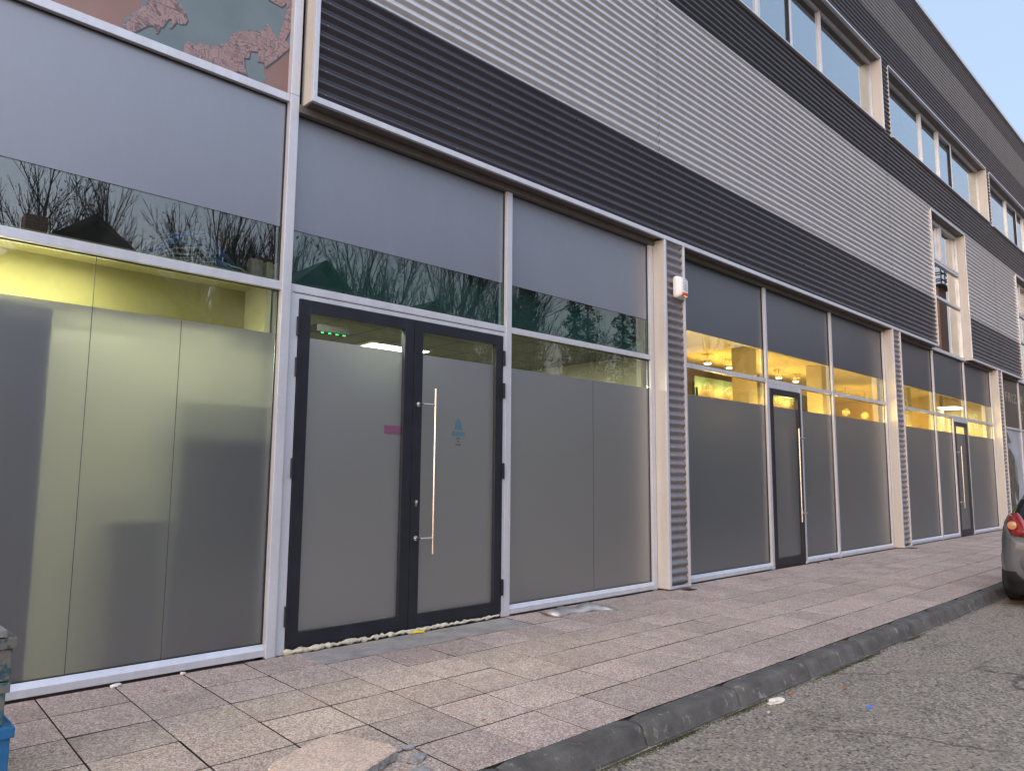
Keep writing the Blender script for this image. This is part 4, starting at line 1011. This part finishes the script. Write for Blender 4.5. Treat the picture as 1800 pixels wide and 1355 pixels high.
# ------------------------------------------------------------------ parked car
def car():
    X0, YC, Z0 = 11.34, -4.075, -.12
    t = empty('parked_car', 'silver grey hatchback parked at the kerb, its rear corner at the right edge', 'car', (X0+2.1, YC, Z0))
    Lc = 4.2
    # stations: x, half width, z bottom, z belt, z roof, half roof width
    st = [(0.00, .62, .36, .80, .82, .45), (.03, .72, .30, .90, .93, .52), (.10, .775, .26, .98, 1.02, .60), (.25, .815, .23, 1.00, 1.22, .60), (.45, .845, .21, .99, 1.38, .60), (.75, .868, .20, .98, 1.46, .61),
          (1.2, .875, .19, .96, 1.49, .62), (1.9, .878, .19, .94, 1.49, .62), (2.5, .876, .19, .92, 1.42, .61), (2.9, .87, .19, .91, 1.20, .62), (3.2, .86, .19, .90, .99, .66), (3.6, .83, .20, .82, .88, .62), (3.95, .77, .22, .72, .76, .58), (4.12, .68, .26, .60, .64, .5), (4.2, .55, .34, .50, .52, .4)]
    def ring(s):
        x, hw, zb, zt, zr, rw = s; P = []
        b1 = .45 if zt > .66 else zb+(zt-zb)*.4
        prof = [(hw*.86, zb), (hw*.96, zb+.06), (hw*.985, b1), (hw, b1+(zt-b1)*.3), (hw*.985, zb+(zt-zb)*.8), (hw*.955, zt), (max(rw+.02, hw*.955-(zr-zt)*.36), zt+(zr-zt)*.6), (rw, zr-.03), (rw*.75, zr)]
        for y, z in prof: P.append((x, y, z))
        for y, z in reversed(prof): P.append((x, -y, z))
        return P
    b = MB(); rings = [[b.bm.verts.new((X0+p[0], YC+p[1], Z0+p[2])) for p in ring(s)] for s in st]
    nn = len(rings[0]); glassf = []
    for i in range(len(rings)-1):
        for k in range(nn):
            f = b.bm.faces.new((rings[i][k], rings[i][(k+1) % nn], rings[i+1][(k+1) % nn], rings[i+1][k]))
            x = (st[i][0]+st[i+1][0])/2
            if k in (0, 16) or (k in (1, 15) and (x < .6 or x > 3.6)): f.material_index = 1
            if k in (5, 6, 10, 11) and .3 < x < 3.2: f.material_index = 2
            if k in (7, 8, 9) and (2.4 < x < 3.3 or .08 < x < .4): f.material_index = 2
            if k == nn-1: f.material_index = 1
    f = b.bm.faces.new(rings[0]); f.material_index = 0; b.bm.faces.new(rings[-1])
    bmesh.ops.recalc_face_normals(b.bm, faces=b.bm.faces[:])
    body = b.build('body', [M['carpaint'], M['carblack'], M['carglass']], t, smooth=True)
    # lower rear bumper
    bp = MB(); rows = []
    for (z, o_) in ((.17, .05), (.22, .01), (.38, -.005), (.445, -.002), (.448, .03)):
        row = []
        for k in range(17):
            a = -1+2*k/16; hw = .80; yy = a*hw; xx = X0+o_+.30*(abs(a)**5)
            row.append((xx, YC+yy, Z0+z+.12*0))
        rows.append(row)
    bp.sheet(rows); q = bp.build('rear_bumper', M['carblack'], t, smooth='all'); sm = q.modifiers.new('thick', 'SOLIDIFY'); sm.thickness = .03
    # bumper shoulder (painted)
    bp = MB(); rows = []
    for (z, o_) in ((.452, -.004), (.52, -.022), (.60, -.024), (.66, -.006), (.68, .03)):
        rows.append([(X0+o_+.30*(abs(-1+2*k/16)**5), YC+(-1+2*k/16)*.80, Z0+z) for k in range(17)])
    bp.sheet(rows); q = bp.build('bumper_shoulder', M['carpaint'], t, smooth='all'); sm = q.modifiers.new('thick', 'SOLIDIFY'); sm.thickness = .03
    for sgn in (1, -1):
        l_ = MB(); rows = []
        for z, inn, outw, dx in ((.90, .46, .735, .0), (.96, .44, .745, .01), (1.05, .47, .735, .03), (1.13, .52, .70, .07), (1.17, .56, .68, .10)):
            r_ = []
            for k in range(7):
                u = k/6; y = inn+(outw-inn)*u; r_.append((X0-.006+dx*1.1+.20*u**3, YC+sgn*y, Z0+z))
            rows.append(r_)
        l_.sheet(rows); q = l_.build('tail_light', M['lens'], t, smooth='all'); sm = q.modifiers.new('thick', 'SOLIDIFY'); sm.thickness = .05; sm.offset = 0
        MB().lathe((X0+.012, YC+sgn*.62, Z0+1.03), [(.055, .02), (.052, -.030), (.035, -.036)], 'X', 18).build('indicator', M['amber'], q, smooth=True)
        for x in (.76, 3.35):
            w_ = MB(); yy = YC+sgn*.775; w_.lathe((X0+x, yy, Z0+.315), [(.20, -.10), (.285, -.105), (.312, -.085), (.316, 0), (.312, .085), (.285, .105), (.20, .10)], 'Y', 36)
            wh = w_.build('wheel', M['tyre'], t, smooth=True)
            MB().lathe((X0+x, yy+sgn*.085, Z0+.315), [(.20, 0), (.18, .01*sgn), (.05, .0), (.03, .015*sgn)], 'Y', 24).build('rim', M['rim'], wh, smooth=True)
    MB().box(X0-.012, X0+.012, YC-.26, YC+.26, Z0+.74, Z0+.85, bev=.003).build('number_plate', M['white'], t)
    return t
CAR = car()

# ------------------------------------------------------------------ across the street (only its reflection is in the photograph)
def house(name, lab, x0, x1, y0, y1, eave, ridge, wall, roofm, axis='x', wins=3, flat_=False):
    t = empty(name, lab, 'house', ((x0+x1)/2, (y0+y1)/2, -.12))
    b = MB(); b.box(x0, x1, y0, y1, -.12, eave); 
    if not flat_:
        cx = (x0+x1)/2
        if axis == 'y': b.poly([(x0, y1-.001, eave), (x1, y1-.001, eave), (cx, y1-.001, ridge)], (0, -(y1-y0)+.002, 0))
    b.build('wall', wall, t)
    r = MB()
    if flat_: r.box(x0-.3, x1+.3, y0-.3, y1+.3, eave, eave+.3)
    elif axis == 'y':
        cx = (x0+x1)/2; e = .6; sl_ = (ridge-eave)/(cx-x0)
        for s_ in (-1, 1):
            xa = x0-e if s_ < 0 else x1+e
            r.poly([(xa, y1+e, eave-e*sl_), (cx, y1+e, ridge), (cx, y1+e, ridge+.22), (xa, y1+e, eave-e*sl_+.22)], (0, -(y1-y0)-2*e, 0))
    else:
        cy = (y0+y1)/2; e = .6; sl_ = (ridge-eave)/(y1-cy)
        for s_ in (-1, 1):
            ya = y0-e if s_ < 0 else y1+e
            r.poly([(x0-e, ya, eave-e*sl_), (x0-e, cy, ridge), (x0-e, cy, ridge+.22), (x0-e, ya, eave-e*sl_+.22)], (x1-x0+2*e, 0, 0))
    rf = r.build('roof', roofm, t)
    if not flat_:
        cx = x0+(x1-x0)*.3; cy = (y0+y1)/2; box('chimney', M['brick'], rf, cx, cx+.7, cy, cy+.7, ridge-1.2, ridge+.9)
    n = wins
    for fl in range(max(1, int(eave/3))):
        for i in range(n):
            a = x0+(x1-x0)*(i+.5)/n
            f = MB(); z = 1.0+fl*2.9; f.box(a-.6, a-.52, y1+.0, y1+.05, z, z+1.4); f.box(a+.52, a+.6, y1, y1+.05, z, z+1.4); f.box(a-.52, a+.52, y1, y1+.05, z, z+.08); f.box(a-.52, a+.52, y1, y1+.05, z+1.32, z+1.4)
            w_ = f.build('window', M['white'], t); box('window_pane', M['carglass'], w_, a-.52, a+.52, y1+.01, y1+.02, z+.08, z+1.32)
    return t
dark = simple('dark_render', (.06, .055, .05), .9, 0, .2, .5); rooft = simple('roof_tiles', (.035, .030, .028), .85, 0, .3, 2.)
grn = simple('green_grey_render', (.10, .17, .15), .85, 0, .15, .5)
house('gabled_house', 'dark gabled house mirrored in the clear strip above the left pane', 3.4, 9.8, -29, -21, 7.2, 9.7, dark, rooft, 'y')
house('gabled_house', 'dark house with a broad gable mirrored above the double door', 12.2, 18.2, -29, -21.2, 7.4, 10.0, dark, rooft, 'y')
house('gabled_house', 'low dark roofed house mirrored between the bare trees above the double door', 18.9, 24, -29, -22, 7.4, 9.5, dark, rooft, 'y')
house('flat_roofed_block', 'green grey block with a dark window band mirrored in the middle shopfront', 47, 78, -38, -26, 8.6, 9.2, grn, rooft, 'x', 9, True)
bb = house('brick_block', 'brick building mirrored in the tall window above the far shopfront', 62, 96, -34, -16, 13.0, 14, M['brick'], rooft, 'x', 8, True)
t = empty('brick_stack', 'brick stack with a metal gallery mirrored in the tall window', 'chimney', (73, -15, -.12))
MB().box(71.8, 74.0, -16.0, -13.8, -.12, 18.4, bev=.05).build('shaft', M['brick'], t)
b = MB()
for z in (18.9, 19.5, 20.1): 
    for (a, c) in (((71.3, -16.4), (74.5, -16.4)), ((74.5, -16.4), (74.5, -13.4)), ((74.5, -13.4), (71.3, -13.4)), ((71.3, -13.4), (71.3, -16.4))): b.tube([(a[0], a[1], z), (c[0], c[1], z)], .06, 6)
for x in (71.3, 72.4, 73.4, 74.5):
    for y in (-16.4, -13.4): b.tube([(x, y, 18.4), (x, y, 20.2)], .06, 6)
b.box(71.2, 74.6, -16.5, -13.3, 18.41, 18.5); b.build('gallery', M['carblack'], t)

def bare_tree(seed, height, spread=.42, leaves=0, levels=5):
    rnd = random.Random(seed); bm = bmesh.new(); tips = []
    def seg(p, d, ln, r, lvl):
        n = 4 if lvl < 2 else 2; pts = [p.copy()]; dd = d.copy()
        for i in range(n):
            dd = (dd+Vector((rnd.uniform(-1, 1), rnd.uniform(-1, 1), rnd.uniform(-.3, .7)))*.10).normalized(); p = p+dd*(ln/n); pts.append(p.copy())
        prev = None; k = 5 if lvl == 0 else 3; a = d.orthogonal().normalized(); b_ = d.cross(a)
        for i, q in enumerate(pts):
            rr = r*(1-.42*i/n); ringv = [bm.verts.new(q+(a*math.cos(2*PI*j/k)+b_*math.sin(2*PI*j/k))*rr) for j in range(k)]
            if prev:
                for j in range(k): bm.faces.new((prev[j], prev[(j+1) % k], ringv[(j+1) % k], ringv[j]))
            prev = ringv
        if lvl >= levels: tips.append(p); return
        nb = {0: 9, 1: 6, 2: 4, 3: 3, 4: 2}.get(lvl, 2)
        for j in range(nb):
            u = .28+.72*(j+rnd.random())/nb if lvl == 0 else .2+.8*(j+rnd.random())/nb
            i0 = min(n-1, int(u*n)); q = pts[i0].lerp(pts[i0+1], min(1, u*n-i0))
            ang = rnd.random()*2*PI; sp = spread*rnd.uniform(.7, 1.5)
            side = (a*math.cos(ang)+b_*math.sin(ang)); nd = (dd*math.cos(sp)+side*math.sin(sp)+Vector((0, 0, .18))).normalized()
            seg(q, nd, ln*rnd.uniform(.42, .62)*(1.15-.4*u if lvl == 0 else 1), max(.011, r*.42), lvl+1)
        seg(p, dd, ln*.5, max(.011, r*.55), lvl+1)
    seg(Vector((0, 0, 0)), Vector((0, 0, 1)), height*.62, height*.011, 0)
    me = bpy.data.meshes.new('trunk'); bm.to_mesh(me); bm.free(); me.materials.append(M['bark'])
    lm = None
    if leaves:
        bm = bmesh.new()
        for _ in range(leaves):
            q = rnd.choice(tips)+Vector((rnd.gauss(0, .25), rnd.gauss(0, .25), rnd.gauss(0, .25))); s_ = rnd.uniform(.04, .09)
            v = [bm.verts.new(q+Vector((rnd.uniform(-s_, s_), rnd.uniform(-s_, s_), rnd.uniform(-s_, s_)))) for _ in range(3)]; bm.faces.new(v)
        lm = bpy.data.meshes.new('withered_leaves'); bm.to_mesh(lm); bm.free(); lm.materials.append(M['twigleaf'])
    return me, lm
VAR = [bare_tree(100+k, h, sp, lv, 4) for k, (h, sp, lv) in enumerate(((11, .34, 900), (12.5, .30, 0), (9, .50, 1500), (13, .42, 300)))]
def place_tree(v, x, y, s, rz, lab, z=-.12):
    t = empty('bare_tree', lab, 'tree', (x, y, z), 'bare trees across the street, seen mirrored in the glass', rz)
    for nm, me in (('trunk', VAR[v][0]), ('withered_crown', VAR[v][1])):
        if me is None: continue
        o = bpy.data.objects.new(nm, me); COL.objects.link(o); o.parent = t; o.scale = (s, s, s)
rnd = random.Random(77); n_ = 0
NUM = ['first', 'second', 'third', 'fourth', 'fifth', 'sixth', 'seventh', 'eighth', 'ninth', 'tenth', 'eleventh', 'twelfth', 'thirteenth', 'fourteenth', 'fifteenth', 'sixteenth', 'seventeenth', 'eighteenth', 'nineteenth', 'twentieth', 'twenty-first', 'twenty-second', 'twenty-third', 'twenty-fourth', 'twenty-fifth', 'twenty-sixth']
txs = [-3, 0.5, 3.2, 6.0, 8.2, 9.8, 11.2, 12.6, 13.8, 15.0, 16.2, 17.5, 19, 20.5, 22.3, 24, 26, 28, 30.0, 32.5, 37, 41, 48, 56, 64]
for k, x in enumerate(txs):
    place_tree([0, 1, 0, 3, 2, 1][k % 6], x, -24-rnd.uniform(0, 4.5), rnd.uniform(.92, 1.22), rnd.uniform(0, 6.28), NUM[k]+' bare tree from the left in the row mirrored in the glass')
def conifer(x, y, h, lab, seed):
    t = empty('evergreen_tree', lab, 'tree', (x, y, -.12), 'evergreens mirrored in the teal glass')
    rnd = random.Random(seed); b = MB(); b.tube([(x, y, -.12), (x, y, h)], [.22, .03], 6); b.build('trunk', M['bark'], t)
    bm = bmesh.new()
    for _ in range(7500):
        u = rnd.random()**.7; z = h*(1-u*.93); R_ = (.25+h*.21*u)*(.65+.35*math.sin(z*5+seed)); a = rnd.random()*2*PI; rr = R_*rnd.random()**.45
        p = Vector((x+rr*math.cos(a), y+rr*math.sin(a), z-rr*.25)); s_ = rnd.uniform(.08, .22)
        v = [bm.verts.new(p+Vector((rnd.uniform(-s_, s_), rnd.uniform(-s_, s_), rnd.uniform(-s_, s_)*.6))) for _ in range(3)]; bm.faces.new(v)
    b = MB(); b.bm.free(); b.bm = bm; b.build('crown', M['needles'], t)
for k, (x, y, h) in enumerate(((33.0, -27, 14.5), (35.6, -29, 16), (38.0, -27, 15), (40.6, -28, 17), (43.4, -27, 15.5), (46.5, -28, 16.5), (50.5, -24, 10), (54, -24, 9))):
    conifer(x, y, h, ORD[k]+' evergreen from the left mirrored in the teal strip' if k < 6 else ('shorter' if k == 7 else 'taller')+' of two small evergreens mirrored in the middle shopfront', 40+k)
def g_hedge(r): return r.uniform(-10, 60), r.uniform(-25.5, -22), r.uniform(-.1, 4.2)*r.random()**.4, 1.
o = tufts('hedge', M['twigleaf'], 15000, g_hedge, 55, .06, .22); tag(o, 'dark tangled undergrowth mirrored low in the glass', 'undergrowth', kind='stuff')
print('TOTAL OBJECTS', len(bpy.data.objects))
